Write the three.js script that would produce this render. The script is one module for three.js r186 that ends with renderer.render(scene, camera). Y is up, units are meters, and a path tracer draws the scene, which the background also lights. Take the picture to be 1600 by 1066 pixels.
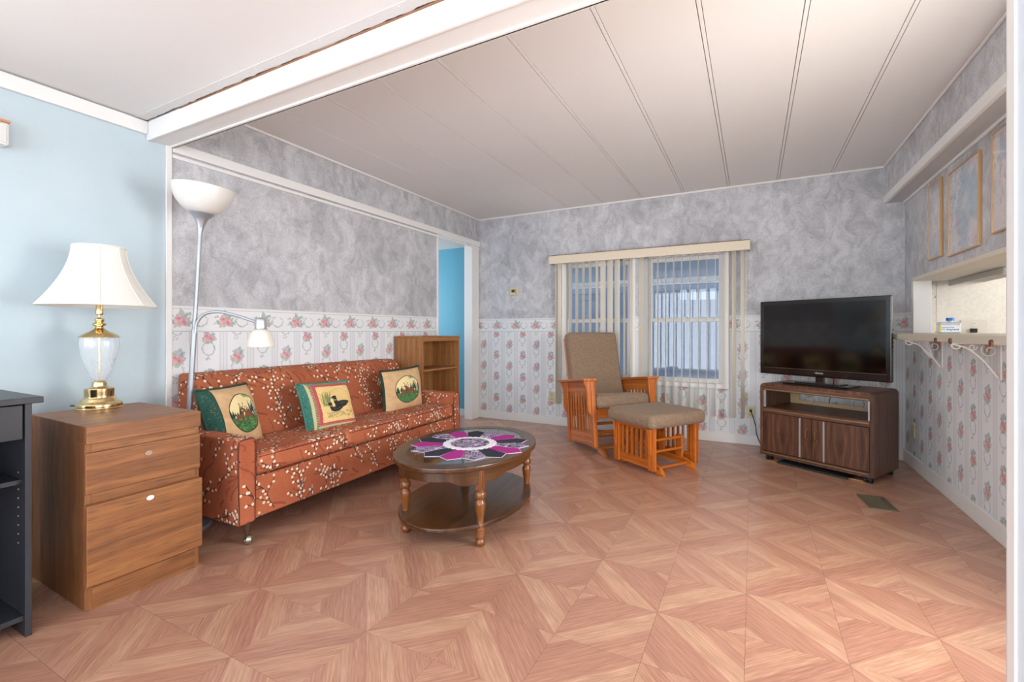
import * as THREE from 'three';
import { RoundedBoxGeometry } from 'three/addons/geometries/RoundedBoxGeometry.js';
import { mergeGeometries } from 'three/addons/utils/BufferGeometryUtils.js';
import { RectAreaLightUniformsLib } from 'three/addons/lights/RectAreaLightUniformsLib.js';

// ------------------------------------------------------------------ camera, sky, light, exposure
// World: left wall x = 0, back wall z = 0, z grows towards the camera, y up, metres.
const scene = new THREE.Scene();
const FOCAL = 716.8, IW = 1600, IH = 1066;
const camera = new THREE.PerspectiveCamera(2 * Math.atan(IH / 2 / FOCAL) * 180 / Math.PI, IW / IH, 0.05, 200);
camera.position.set(3.0513, 1.08, 4.9223);
camera.rotation.set(0, 0.483, 0);
camera.setViewOffset(IW, IH, 0, 15.2, IW, IH);
const renderer = new THREE.WebGLRenderer({ antialias: true });
renderer.toneMapping = THREE.LinearToneMapping;
renderer.toneMappingExposure = 1.3;
renderer.shadowMap.enabled = true;
RectAreaLightUniformsLib.init();
scene.background = new THREE.Color(0.66, 0.80, 1.0);
scene.backgroundIntensity = 4.2;
// daylight through the windows of the front room, the kitchen and the hall (each light fills its window opening; the left one is added)
function daylight(name, w, h, pos, target, power, color = 0xfffaf3) {
  const l = new THREE.RectAreaLight(color, power, w, h);
  l.name = name; l.position.set(...pos); l.lookAt(...target); scene.add(l);
}
const GZ = 7.4;            // inner face of the wall behind the camera
const FX = 6.4;            // inner face of the kitchen's outer wall
daylight('front_window_daylight', 3.4, 1.95, [2.1, 1.1, GZ - 0.06], [2.1, 1.1, 0], 1.6);
daylight('dining_window_daylight', 1.9, 1.2, [4.12, 1.45, 5.7], [0, 1.45, 5.7], 3.0);
daylight('side_window_daylight', 0.8, 1.1, [4.12, 1.15, 2.95], [0, 1.15, 2.95], 14);
daylight('added_left_fill_light', 1.5, 1.2, [0.06, 1.45, 5.9], [4, 1.45, 5.9], 6.5);  // added source at an unseen window, put in to brighten the right wall
daylight('kitchen_window_daylight', 1.2, 0.9, [FX - 0.06, 1.5, 1.2], [0, 1.5, 1.2], 7.5);
daylight('hall_window_daylight', 0.7, 0.9, [-1.66, 1.4, 0.55], [0, 1.4, 0.55], 8);

// ------------------------------------------------------------------ helpers
function rng(seed) { let s = seed | 0; return () => { s = (s + 0x6d2b79f5) | 0; let t = Math.imul(s ^ (s >>> 15), 1 | s); t = (t + Math.imul(t ^ (t >>> 7), 61 | t)) ^ t; return ((t ^ (t >>> 14)) >>> 0) / 4294967296; }; }
const rand = rng(7);
function hash(x, y, s) { let h = Math.imul(x, 374761393) + Math.imul(y, 668265263) + Math.imul(s, 974711); h = Math.imul(h ^ (h >>> 13), 1274126177); return ((h ^ (h >>> 16)) >>> 0) / 4294967296; }
function vnoise(x, y, s, px = 0, py = 0) {
  const xi = Math.floor(x), yi = Math.floor(y), fx = x - xi, fy = y - yi, u = fx * fx * (3 - 2 * fx), v = fy * fy * (3 - 2 * fy);
  const w = (a, p) => p ? ((a % p) + p) % p : a;
  const a = hash(w(xi, px), w(yi, py), s), b = hash(w(xi + 1, px), w(yi, py), s), c = hash(w(xi, px), w(yi + 1, py), s), d = hash(w(xi + 1, px), w(yi + 1, py), s);
  return a + (b - a) * u + (c - a) * v + (a - b - c + d) * u * v;
}
function fbm(x, y, s, oct = 4, px = 0, py = 0) { let t = 0, a = 0.5, n = 0; for (let i = 0; i < oct; i++) { t += a * vnoise(x, y, s + i * 17, px, py); n += a; a *= 0.5; x *= 2; y *= 2; px *= 2; py *= 2; } return t / n; }
const mix3 = (a, b, t) => [a[0] + (b[0] - a[0]) * t, a[1] + (b[1] - a[1]) * t, a[2] + (b[2] - a[2]) * t];
const css = (c, a = 1) => `rgba(${c.map(v => Math.max(0, Math.min(255, Math.round(v)))).join(',')},${a})`;
function canvas(w, h) { const c = document.createElement('canvas'); c.width = w; c.height = h; return [c, c.getContext('2d')]; }
function asTexture(c, mw, mh, { color = true, wrap = THREE.RepeatWrapping } = {}) {
  const t = new THREE.CanvasTexture(c);
  if (color) t.colorSpace = THREE.SRGBColorSpace;
  t.wrapS = t.wrapT = wrap; t.magFilter = THREE.LinearFilter;
  t.repeat.set(1 / mw, 1 / mh);
  return t;
}
function pixelCanvas(w, h, f) {
  const [c, g] = canvas(w, h), im = g.createImageData(w, h);
  for (let y = 0, o = 0; y < h; y++) for (let x = 0; x < w; x++, o += 4) { const p = f(x, y); im.data[o] = p[0]; im.data[o + 1] = p[1]; im.data[o + 2] = p[2]; im.data[o + 3] = 255; }
  g.putImageData(im, 0, 0);
  return [c, g];
}
const S = (hex, rough = 0.6, extra = {}) => new THREE.MeshStandardMaterial({ color: hex, roughness: rough, ...extra });
const PH = (hex, rough, extra = {}) => new THREE.MeshPhysicalMaterial({ color: hex, roughness: rough, ...extra });

// uv in metres from the dominant axis of each face; v runs along the axis `grain`
function uvBox(geo, grain = 1, off = null) {
  const g = geo.index ? geo.toNonIndexed() : geo, p = g.attributes.position, uv = new Float32Array(p.count * 2);
  const o = off || [0, 0];
  const A = new THREE.Vector3(), B = new THREE.Vector3(), C = new THREE.Vector3();
  for (let i = 0; i < p.count; i += 3) {
    A.fromBufferAttribute(p, i); B.fromBufferAttribute(p, i + 1); C.fromBufferAttribute(p, i + 2);
    const n = B.clone().sub(A).cross(C.clone().sub(A)), m = [Math.abs(n.x), Math.abs(n.y), Math.abs(n.z)];
    const k = m[0] >= m[1] && m[0] >= m[2] ? 0 : m[1] >= m[2] ? 1 : 2;
    let [a, b] = [[2, 1], [0, 2], [0, 1]][k];
    if (a === grain) [a, b] = [b, a];
    [A, B, C].forEach((q, j) => { const e = [q.x, q.y, q.z]; uv[(i + j) * 2] = e[a] + o[0]; uv[(i + j) * 2 + 1] = e[b] + o[1]; });
  }
  g.setAttribute('uv', new THREE.BufferAttribute(uv, 2));
  return g;
}
const names = new Map();
function numbered(n) { const k = names.get(n) || 0; names.set(n, k + 1); return k ? `${n}_${String(k).padStart(3, '0')}` : n; }
function merge(list) {
  if (!Array.isArray(list)) list = [list];
  list = list.map(g => { const q = g.index ? g.toNonIndexed() : g; for (const k of Object.keys(q.attributes)) if (!['position', 'normal', 'uv'].includes(k)) q.deleteAttribute(k); return q; });
  return list.length === 1 ? list[0] : mergeGeometries(list);
}
function mesh(name, geos, mat, parent = scene, label) {
  const m = new THREE.Mesh(merge(geos), mat);
  m.name = parent === scene ? numbered(name) : name; m.castShadow = m.receiveShadow = true;
  if (label) m.userData.label = label;
  parent.add(m);
  return m;
}
function thing(name, label, category, pos = [0, 0, 0], turn = 0, group) {
  const o = new THREE.Group(); o.name = numbered(name); o.position.set(...pos); o.rotation.y = turn;
  o.userData = { label, category }; if (group) o.userData.group = group;
  scene.add(o); return o;
}
function tag(o, label, category, group) { Object.assign(o.userData, { label, category }); if (group) o.userData.group = group; return o; }
function structGroup(name, label) { const o = new THREE.Group(); o.name = numbered(name); o.userData = { kind: 'structure', label, category: 'structure' }; scene.add(o); return o; }
function struct(name, geos, mat, label) { const m = mesh(name, geos, mat); m.userData = { kind: 'structure', label, category: 'structure' }; return m; }
// box from min to max corner
function bx(x0, x1, y0, y1, z0, z1, r = 0, grain = 1, off = null) {
  const w = x1 - x0, h = y1 - y0, d = z1 - z0, g = r > 0 ? new RoundedBoxGeometry(w, h, d, r > 0.012 ? 4 : 2, Math.min(r, w / 2.05, h / 2.05, d / 2.05)) : new THREE.BoxGeometry(w, h, d);
  g.translate((x0 + x1) / 2, (y0 + y1) / 2, (z0 + z1) / 2);
  return uvBox(g, grain, off || [x0 * 3.1 + z0 * 1.7, y0 * 2.3 + z1]);
}
function tube(pts, r, seg = 24, rad = 8, closed = false) { return new THREE.TubeGeometry(new THREE.CatmullRomCurve3(pts.map(p => new THREE.Vector3(...p)), closed), seg, r, rad, closed); }
function rod(a, b, r, rad = 10) {
  const A = new THREE.Vector3(...a), B = new THREE.Vector3(...b), g = new THREE.CylinderGeometry(r, r, A.distanceTo(B), rad);
  g.applyQuaternion(new THREE.Quaternion().setFromUnitVectors(new THREE.Vector3(0, 1, 0), B.clone().sub(A).normalize())); g.translate(...A.clone().add(B).multiplyScalar(0.5).toArray());
  return g;
}
function lathe(profile, seg = 40) { return new THREE.LatheGeometry(profile.map(p => new THREE.Vector2(p[0], p[1])), seg); }
function smoothLathe(profile, seg = 40, n = 60) { const c = new THREE.SplineCurve(profile.map(p => new THREE.Vector2(p[0], p[1]))); return new THREE.LatheGeometry(c.getPoints(n).map(p => new THREE.Vector2(Math.max(p.x, 0.0005), p.y)), seg); }
function extrude(pts, depth, bevel = 0, holes = []) {
  const s = new THREE.Shape(pts.map(p => new THREE.Vector2(p[0], p[1])));
  for (const h of holes) s.holes.push(new THREE.Path(h.map(p => new THREE.Vector2(p[0], p[1]))));
  return new THREE.ExtrudeGeometry(s, { depth, bevelEnabled: bevel > 0, bevelSize: bevel, bevelThickness: bevel, bevelSegments: 3, curveSegments: 24 });
}

// ------------------------------------------------------------------ computed textures
function woodTexture(w, h, c, seed, { fx = 26, fy = 1.6, rings = 9, warp = 1.6, contrast = 1, pores = 0.35 } = {}) {
  const [cv] = pixelCanvas(w, h, (x, y) => {
    const u = x / w, v = y / h;
    const wv = fbm(u * 4, v * 2, seed, 3, 4, 2) * warp;
    const ring = 0.5 + 0.5 * Math.sin((u * rings + wv) * Math.PI * 2);
    const fine = fbm(u * fx * 4, v * fy * 4, seed + 5, 3, fx * 4, fy * 4 | 0), band = fbm(u * 7, v * 1, seed + 9, 3, 7, 1);
    const pore = Math.pow(vnoise(u * fx * 9, v * fy * 7, seed + 31, fx * 9, fy * 7 | 0), 6) * pores;
    let t = 0.24 * ring * ring + 0.5 * fine + 0.4 * band - 0.07;
    t = Math.max(0, Math.min(1, 0.5 + (t - 0.5) * contrast));
    const q = t < 0.5 ? mix3(c[0], c[1], t * 2) : mix3(c[1], c[2], t * 2 - 1);
    return q.map(k => k * (1 - pore));
  });
  return cv;
}
const MR = { wrap: THREE.MirroredRepeatWrapping };
const oakMap = asTexture(woodTexture(768, 512, [[98, 57, 28], [138, 87, 47], [168, 113, 65]], 11, { rings: 7, warp: 2.4, contrast: 1.05 }), 0.5, 0.7, MR);
const bookMap = asTexture(woodTexture(512, 512, [[118, 74, 38], [160, 108, 60], [188, 134, 82]], 23, { rings: 6, warp: 1.2, contrast: 0.9 }), 0.4, 0.8, MR);
const walnutMap = asTexture(woodTexture(512, 512, [[50, 30, 21], [88, 55, 38], [126, 84, 59]], 37, { rings: 7, warp: 1.5, contrast: 1.3 }), 0.34, 0.6, MR);
const tableMap = asTexture(woodTexture(512, 512, [[48, 26, 8], [78, 45, 15], [110, 68, 25]], 41, { rings: 6, warp: 1.5, contrast: 0.9 }), 0.4, 0.8, MR);
const honeyMap = asTexture(woodTexture(512, 512, [[132, 62, 14], [190, 100, 28], [222, 140, 52]], 53, { rings: 5, warp: 1.2, contrast: 1.0 }), 0.2, 0.7, MR);
const oak = S(0xffffff, 0.42, { map: oakMap }), oakBook = S(0xffffff, 0.5, { map: bookMap }), walnut = S(0xffffff, 0.38, { map: walnutMap });
const tableWood = PH(0xffffff, 0.32, { map: tableMap, clearcoat: 0.2, clearcoatRoughness: 0.15 }), honey = PH(0xffffff, 0.32, { map: honeyMap, clearcoat: 0.4, clearcoatRoughness: 0.2 });

// mottled grey wallpaper (2 m repeat)
const mottled = pixelCanvas(1024, 1024, (x, y) => {
  const u = x / 1024, v = y / 1024;
  const wx = fbm(u * 10, v * 10, 3, 3, 10, 10), wy = fbm(u * 10, v * 10, 4, 3, 10, 10);
  const a = fbm(u * 7 + wx, v * 4 + wy, 71, 4, 7, 4), b = fbm(u * 40 + 3 * wx, v * 26 + 2 * wy, 91, 4, 40, 26), c = vnoise(u * 330, v * 330, 13, 330, 330);
  const vein = Math.pow(1 - Math.abs(2 * fbm(u * 26 + 3 * wx, v * 18 + 3 * wy, 151, 4, 26, 18) - 1), 10);
  const t = Math.max(0, Math.min(1, 0.62 + (a - 0.5) * 0.9 + (b - 0.5) * 0.95 + (c - 0.5) * 0.45 - vein * 0.3));
  return mix3([161, 161, 164], [206, 206, 208], t);
})[0];
const LEAF = [[150, 172, 156], [168, 186, 166], [166, 176, 182], [182, 190, 196], [150, 162, 164]];
function leaf(g, x, y, l, a, c, al = 0.85) { g.fillStyle = css(c, al); g.beginPath(); g.ellipse(x, y, l, l * 0.5, a, 0, 7); g.fill(); }
function rose(g, x, y, r, R) {
  g.fillStyle = css([212, 158, 164], 1); g.beginPath(); g.arc(x, y, r, 0, 7); g.fill();
  for (let i = 0; i < 9; i++) { const a = i / 9 * 6.28 + R(), q = r * 0.66; g.fillStyle = css(mix3([224, 184, 186], [198, 138, 147], R()), 0.9); g.beginPath(); g.ellipse(x + Math.cos(a) * q, y + Math.sin(a) * q, r * 0.42, r * 0.26, a + 1.3, 0, 7); g.fill(); }
  g.fillStyle = css([188, 122, 134], 0.9); g.beginPath(); g.arc(x, y, r * 0.32, 0, 7); g.fill(); g.strokeStyle = css([172, 96, 112], 0.8); g.lineWidth = r * 0.09; g.beginPath(); g.arc(x, y, r * 0.52, 0.4, 3.2); g.stroke();
}
function wreath(g, cx, cy, rx, ry, R) {
  for (let i = 0; i < 34; i++) { const a = i / 34 * 6.283; if (a > 4.4 && a < 5.0) continue; const k = 1 + (R() - 0.5) * 0.26; leaf(g, cx + Math.cos(a) * rx * k, cy + Math.sin(a) * ry * k, 9 + R() * 8, a + 1.57 + (R() - 0.5) * 2.2, LEAF[2 + (R() * 3 | 0)], 0.7); }
}
function bouquet(g, cx, cy, R, k = 1) {   // grey-green sprays above, roses, green leaves below
  for (let i = 0; i < 26; i++) { const a = -0.5 - R() * 2.2, d = (24 + R() * 62) * k; leaf(g, cx + 8 * k + Math.cos(a) * d * 0.75, cy + Math.sin(a) * d, (13 + R() * 11) * k, a + R() - 0.5, LEAF[R() * 5 | 0], 0.75); }
  for (let i = 0; i < 20; i++) { const a = 0.1 + R() * 2.9, d = (24 + R() * 34) * k; leaf(g, cx + Math.cos(a) * d, cy + Math.sin(a) * d, (14 + R() * 10) * k, a + R(), LEAF[R() * 2 | 0], 0.85); }
  for (let i = 0; i < 12; i++) leaf(g, cx + (R() - 0.5) * 124 * k, cy + (R() - 0.5) * 50 * k, 15 * k, R() * 3, LEAF[R() * 4 | 0], 0.75);
  for (let i = 0; i < 9; i++) { g.fillStyle = css([224, 176, 178], 0.85); g.beginPath(); g.arc(cx - 46 * k + R() * 44 * k, cy - 6 * k + R() * 50 * k, (7 + R() * 7) * k, 0, 7); g.fill(); }
  rose(g, cx - 19 * k, cy - 16 * k, 26 * k, R); rose(g, cx + 17 * k, cy + 10 * k, 31 * k, R);
}
// striped rose paper: 0.362 x 0.262 m, two columns half a drop apart
const striped = (() => {
  const W = 724, H = 524, [c, g] = canvas(W, H);
  g.fillStyle = css([224, 225, 226]); g.fillRect(0, 0, W, H);
  for (const sx of [0, 362, 724]) {
    g.fillStyle = css([219, 220, 221]); g.fillRect(sx - 44, 0, 88, H);
    g.fillStyle = css([170, 176, 180]); for (const d of [-47, 42]) g.fillRect(sx + d, 0, 5, H);
    g.fillStyle = css([208, 211, 214]); for (const d of [-34, 30]) g.fillRect(sx + d, 0, 4, H);
    for (let y = 0; y < H; y += 21.83) { g.beginPath(); g.arc(sx, y + 6, 6, 0, 7); g.fillStyle = css([188, 193, 198]); g.fill(); }
  }
  const seeds = [3, 9];
  for (const [k, cx, cy] of [[0, 181, 150], [1, 543, 412]]) for (const dy of [-H, 0, H]) {
    const Q = rng(seeds[k]);
    wreath(g, cx - 2, cy + 142 + dy, 72, 84, Q); bouquet(g, cx, cy + dy, Q, 1.35);
    for (let i = 0; i < 9; i++) leaf(g, cx - 44 + Q() * 60, cy + dy + 244 + Q() * 46, 11, Q() * 3, LEAF[i % 5], 0.8);
  }
  return c;
})();
// rose border: 0.262 x 0.165 m
const borderC = (() => {
  const W = 524, H = 330, [c, g] = canvas(W, H);
  g.fillStyle = css([225, 225, 225]); g.fillRect(0, 0, W, H);
  g.fillStyle = css([206, 206, 204]); g.fillRect(0, 24, W, 3);
  for (let x = 0; x < W; x += 13.1) { g.fillStyle = css([200, 196, 190]); g.fillRect(x, 10, 7, 7); }
  g.fillStyle = css([158, 168, 172]); g.fillRect(0, 44, W, 5); g.fillRect(0, 316, W, 8);
  for (const dx of [-W, 0, W]) {
    const Q = rng(21);
    wreath(g, 396 + dx, 186, 82, 74, Q);
    for (let i = 0; i < 16; i++) leaf(g, 40 + dx + Q() * 90, 110 + Q() * 140, 15, Q() * 3, LEAF[i % 5], 0.75);
    for (let i = 0; i < 16; i++) leaf(g, 230 + dx + Q() * 90, 100 + Q() * 150, 15, Q() * 3, LEAF[i % 5], 0.75);
    bouquet(g, 180 + dx, 186, Q, 1.6);
  }
  return c;
})();

// floor tiles: diagonal strips of wood print, eight per tile; three prints
const TILE = 0.3017;
const floorPrints = [0, 1, 2].map(k => {
  const N = 512, pal = [[174, 131, 108], [167, 122, 101], [161, 115, 95], [172, 128, 104], [165, 119, 98], [177, 136, 111]], Q = rng(100 + k);
  const tone = [...Array(12)].map(() => pal[Q() * pal.length | 0]), shift = [...Array(12)].map(() => Q() * 50);
  const [c] = pixelCanvas(N, N, (x, y) => {
    const u = x / N, v = y / N, across = (u - v + 1) / 2, along = (u + v) / 2;
    const s = across * 10, i = Math.min(9, s | 0), f = s - i;
    const g1 = fbm(f * 9 + shift[i], along * 5 + shift[i], 200 + i + k * 31, 3), g2 = vnoise(f * 26 + shift[i], along * 12, 300 + i), wav = 0.5 + 0.5 * Math.sin((f * 2.2 + 1.5 * fbm(f * 1.3, along * 3 + shift[i], 400 + i, 2)) * 9);
    const t = (g1 - 0.5) * 0.5 + (g2 - 0.5) * 0.34 + (wav - 0.5) * 0.16;
    const e = Math.min(f, 1 - f), q = tone[i].map((p, j) => p * (1 + t * [0.34, 0.42, 0.46][j]));
    return e < 0.015 ? q.map(p => p * 0.92) : q;
  });
  return asTexture(c, 1, 1);
});
const floorMats = floorPrints.map(t => PH(0xffffff, 0.34, { map: t, clearcoat: 0.35, clearcoatRoughness: 0.16 }));

// sofa cloth: rust ground, darker grass shadows, black twigs with cream buds, a few small birds (0.8 m repeat)
const sofaC = (() => {
  const N = 1024, [c, g] = pixelCanvas(N, N, (x, y) => {
    const t = fbm(x / N * 6, y / N * 6, 61, 4, 6, 6), w = vnoise(x / N * 340, y / N * 340, 67, 340, 340);
    return mix3([156, 80, 48], [182, 104, 68], t).map(k => k * (0.93 + 0.14 * w));
  });
  const Q = rng(77);
  const wrap = f => { for (const dx of [-N, 0, N]) for (const dy of [-N, 0, N]) { g.save(); g.translate(dx, dy); f(); g.restore(); } };
  for (let i = 0; i < 70; i++) {
    const x = Q() * N, y = Q() * N, a = -1.3 + Q() * 1.2, l = 40 + Q() * 100, w = 7 + Q() * 10, b = (Q() - 0.5) * 70;
    wrap(() => { g.strokeStyle = css([112, 48, 28], 0.5); g.lineWidth = w; g.lineCap = 'round'; g.beginPath(); g.moveTo(x, y); g.quadraticCurveTo(x + Math.cos(a) * l * 0.5 + b, y + Math.sin(a) * l * 0.5, x + Math.cos(a) * l, y + Math.sin(a) * l); g.stroke(); });
  }
  const twig = (x, y, a, l, depth, R) => {
    const pts = []; let px = x, py = y, an = a;
    const n = Math.max(3, l / 30 | 0);
    for (let i = 0; i < n; i++) { an += (R() - 0.5) * 0.42; px += Math.cos(an) * l / n; py += Math.sin(an) * l / n; pts.push([px, py, an]); }
    g.strokeStyle = css([30, 20, 18]); g.lineWidth = 5.6 - 1.4 * depth; g.lineCap = 'round'; g.beginPath(); g.moveTo(x, y); pts.forEach(p => g.lineTo(p[0], p[1])); g.stroke();
    pts.forEach((p, i) => {
      if (R() < 0.85) {
        const s = R() < 0.5 ? 1 : -1, q = p[2] + s * 1.1, bxx = p[0] + Math.cos(q) * 12, byy = p[1] + Math.sin(q) * 12;
        g.fillStyle = css([52, 34, 28]); g.beginPath(); g.arc(p[0] + Math.cos(q) * 5, p[1] + Math.sin(q) * 5, 6, 0, 7); g.fill();
        g.fillStyle = css(mix3([236, 218, 192], [214, 184, 156], R())); g.beginPath(); g.ellipse(bxx, byy, 11, 9, q, 0, 7); g.fill();
      }
      if (depth < 1 && i % 2 === 1 && i < n - 2 && R() < 0.85) twig(p[0], p[1], p[2] + (i % 4 === 1 ? 0.75 : -0.75), l * 0.42, depth + 1, R);
    });
  };
  for (let i = 0; i < 25; i++) {
    const x = (i % 5 + Q() * 0.6) * N / 5, y = ((i / 5 | 0) + Q() * 0.6) * N / 5, a = -2.2 + Q() * 2.0, l = 210 + Q() * 110, s = Q() * 1e6 | 0;
    wrap(() => twig(x, y, a, l, 0, rng(s)));
  }
  for (let i = 0; i < 4; i++) {
    const x = Q() * N, y = Q() * N, a = Q() * 3;
    wrap(() => { g.save(); g.translate(x, y); g.rotate(a); g.fillStyle = css([62, 72, 84]); g.beginPath(); g.ellipse(0, 0, 24, 9, 0, 0, 7); g.fill(); g.beginPath(); g.moveTo(-4, 0); g.lineTo(-16, -28); g.lineTo(10, -4); g.fill(); g.fillStyle = css([206, 200, 190]); g.beginPath(); g.ellipse(6, 4, 14, 5, 0, 0, 7); g.fill(); g.fillRect(-52, -2, 30, 4); g.restore(); });
  }
  return c;
})();
const sofaCloth = S(0xffffff, 0.85, { map: asTexture(sofaC, 0.8, 0.8) });
// brown chenille
const chenC = pixelCanvas(512, 512, (x, y) => { const a = fbm(x / 512 * 40, y / 512 * 40, 7, 3, 40, 40), b = vnoise(x / 512 * 200, y / 512 * 200, 8, 200, 200), t = a * 0.6 + b * 0.4; return mix3([106, 85, 68], [158, 134, 111], t); })[0];
const chenille = PH(0xffffff, 0.95, { map: asTexture(chenC, 0.3, 0.3), bumpMap: asTexture(chenC, 0.3, 0.3, { color: false }), bumpScale: 0.002, sheen: 0.6, sheenRoughness: 0.5, sheenColor: new THREE.Color(0.5, 0.42, 0.34) });

const white = S(0xdcdad6, 0.5), whitePaint = S(0xe4e2de, 0.45), cream = S(0xd6c9b4, 0.5), almond = S(0xcfc4a0, 0.45), blackPlastic = S(0x0b0b0d, 0.35), rubber = S(0x15161a, 0.6), slotShade = S(0x4a4034, 0.8);  // the slot colour stands in for the shade inside the open outlet holes
const brass = S(0xe2c894, 0.16, { metalness: 1 }), brassDull = S(0x8a7448, 0.4, { metalness: 1 }), steel = S(0xb9bcc0, 0.32, { metalness: 0.9 }), chrome = S(0xd8d8da, 0.14, { metalness: 1 });
const pane = PH(0xffffff, 0.02, { transmission: 1, thickness: 0, ior: 1.5 });

// ------------------------------------------------------------------ the room
const W = 4.179, WS = 4.047, HC = 2.485, HM = 2.17, BZ0 = 3.455, BZ1 = 3.578, HF = 2.268, Y1 = 1.075, Y2 = 1.235;
const upMap = (dx, dy) => { const t = asTexture(mottled, 2, 2); t.offset.set(dx, dy); return S(0xffffff, 0.75, { map: t }); };
const stripeMap = (ua, yb) => { const t = asTexture(striped, 0.362, 0.262); t.offset.set((0.0905 - ua) / 0.362, (187 / 262) - yb / 0.262); return S(0xffffff, 0.7, { map: t }); };   // a low bouquet at (ua, yb)
const borderMap = ua => { const t = asTexture(borderC, 0.262, 0.165); t.offset.set((0.098 - ua) / 0.262, -Y1 / 0.165); return S(0xffffff, 0.65, { map: t }); };
// wall cells between the grid lines of its openings; axis 'x': wall along x at z (front face), axis 'z': wall along z at x
function wallGeo(a0, a1, y0, y1, holes, make) {
  const as = [...new Set([a0, a1, ...holes.flatMap(h => [h[0], h[1]])])].filter(v => v >= a0 && v <= a1).sort((p, q) => p - q);
  const ys = [...new Set([y0, y1, ...holes.flatMap(h => [h[2], h[3]])])].filter(v => v >= y0 && v <= y1).sort((p, q) => p - q), out = [];
  for (let i = 0; i + 1 < as.length; i++) for (let j = 0; j + 1 < ys.length; j++) {
    const ca = (as[i] + as[i + 1]) / 2, cy = (ys[j] + ys[j + 1]) / 2;
    if (!holes.some(h => ca > h[0] && ca < h[1] && cy > h[2] && cy < h[3])) out.push(make(as[i], as[i + 1], ys[j], ys[j + 1]));
  }
  return out;
}
const flipU = g => { const uv = g.attributes.uv; for (let i = 0; i < uv.count; i++) uv.setX(i, -uv.getX(i)); return g; };
const alongX = (z0, z1) => (a, b, y0, y1) => bx(a, b, y0, y1, z0, z1, 0, 1, [0, 0]);
const alongZ = (x0, x1, flip) => (a, b, y0, y1) => { const g = bx(x0, x1, y0, y1, a, b, 0, 1, [0, 0]); return flip ? flipU(g) : g; };

// back wall with two window openings
const WIN = [[1.14, 1.93, 0.55, 1.87], [2.045, 2.83, 0.55, 1.87]];
const wallBack = structGroup('wall_back', 'back wall papered grey above and striped roses below, with the blinds');
mesh('wallpaper_upper', wallGeo(0, W + 0.1, Y2, HC + 0.05, WIN, alongX(-0.12, 0)), upMap(0.3, 0.1), wallBack, 'mottled grey wallpaper');
mesh('wallpaper_border', wallGeo(0, W + 0.1, Y1, Y2, WIN, alongX(-0.12, 0.001)), borderMap(0.268), wallBack, 'rose and wreath wallpaper border');
mesh('wallpaper_lower', wallGeo(0, W + 0.1, 0, Y1, WIN, alongX(-0.12, 0)), stripeMap(0.071, 0.652), wallBack, 'white striped wallpaper with rose bouquets');
// left wall: doorway to the hall at the far end
const DOOR = [[0.18, 0.853, -1, HM]];
const wallLeft = structGroup('wall_left', 'left wall behind the sofa papered grey above and striped roses below');
mesh('wallpaper_upper', wallGeo(0, 3.47, Y2, HC + 0.05, DOOR, alongZ(-0.1, 0, true)), upMap(0.15, 0.4), wallLeft, 'mottled grey wallpaper');
mesh('wallpaper_border', wallGeo(0, 3.47, Y1, Y2, DOOR, alongZ(-0.1, 0.001, true)), borderMap(-3.39), wallLeft, 'rose and wreath wallpaper border');
mesh('wallpaper_lower', wallGeo(0, 3.47, 0, Y1, DOOR, alongZ(-0.1, 0, true)), stripeMap(-3.42, 0.911), wallLeft, 'white striped wallpaper with rose bouquets');
const bluePaintC = pixelCanvas(256, 256, (x, y) => { const t = fbm(x / 256 * 8, y / 256 * 8, 19, 4, 8, 8); return mix3([180, 196, 202], [189, 204, 209], t); })[0];
const bluePaint = S(0xffffff, 0.6, { map: asTexture(bluePaintC, 1.5, 1.5) });
struct('wall_front_left', wallGeo(3.47, GZ, 0, HF + 0.02, [[5.1, 6.7, 0.8, 2.1]], alongZ(-0.1, 0)), bluePaint, 'pale blue painted wall behind the table lamp');
// right wall with the pass-through
const PASS = [[0.27, 2.2, 1.06, 1.482], [2.5, 3.4, 0.55, 1.75], [4.7, 6.7, 0.8, 2.08]];   // serving hatch; two windows outside the frame
const wallRight = structGroup('wall_right', 'right wall papered grey above and striped roses below the serving counter');
mesh('wallpaper_upper', wallGeo(0, GZ, Y2, HC + 0.05, PASS, alongZ(W, W + 0.1)), upMap(0.6, 0.25), wallRight, 'mottled grey wallpaper');
mesh('wallpaper_border', wallGeo(0, GZ, Y1, Y2, PASS, alongZ(W - 0.001, W + 0.1)), borderMap(0.05), wallRight, 'rose and wreath wallpaper border');
mesh('wallpaper_lower', wallGeo(0, GZ, 0, Y1, PASS, alongZ(W, W + 0.1)), stripeMap(0.435, 0.468), wallRight, 'white striped wallpaper with rose bouquets');
// soffit above the right wall and its mouldings
const soff = structGroup('trim_1', 'papered soffit with a white moulding along the right wall');
mesh('soffit_face', wallGeo(0, BZ0, HM + 0.045, HC, [], alongZ(WS, W)), upMap(0.9, 0.05), soff);
mesh('soffit_underside', bx(WS + 0.004, W, HM - 0.004, HM + 0.046, 0, BZ0), S(0xc4c2c0, 0.6), soff);
mesh('moulding', [bx(WS - 0.012, WS + 0.02, HM - 0.008, HM + 0.055, 0.002, BZ0, 0.008), bx(W - 0.016, W + 0.001, HM - 0.024, HM - 0.004, 0.002, BZ0, 0.005)], whitePaint, soff);

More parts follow.
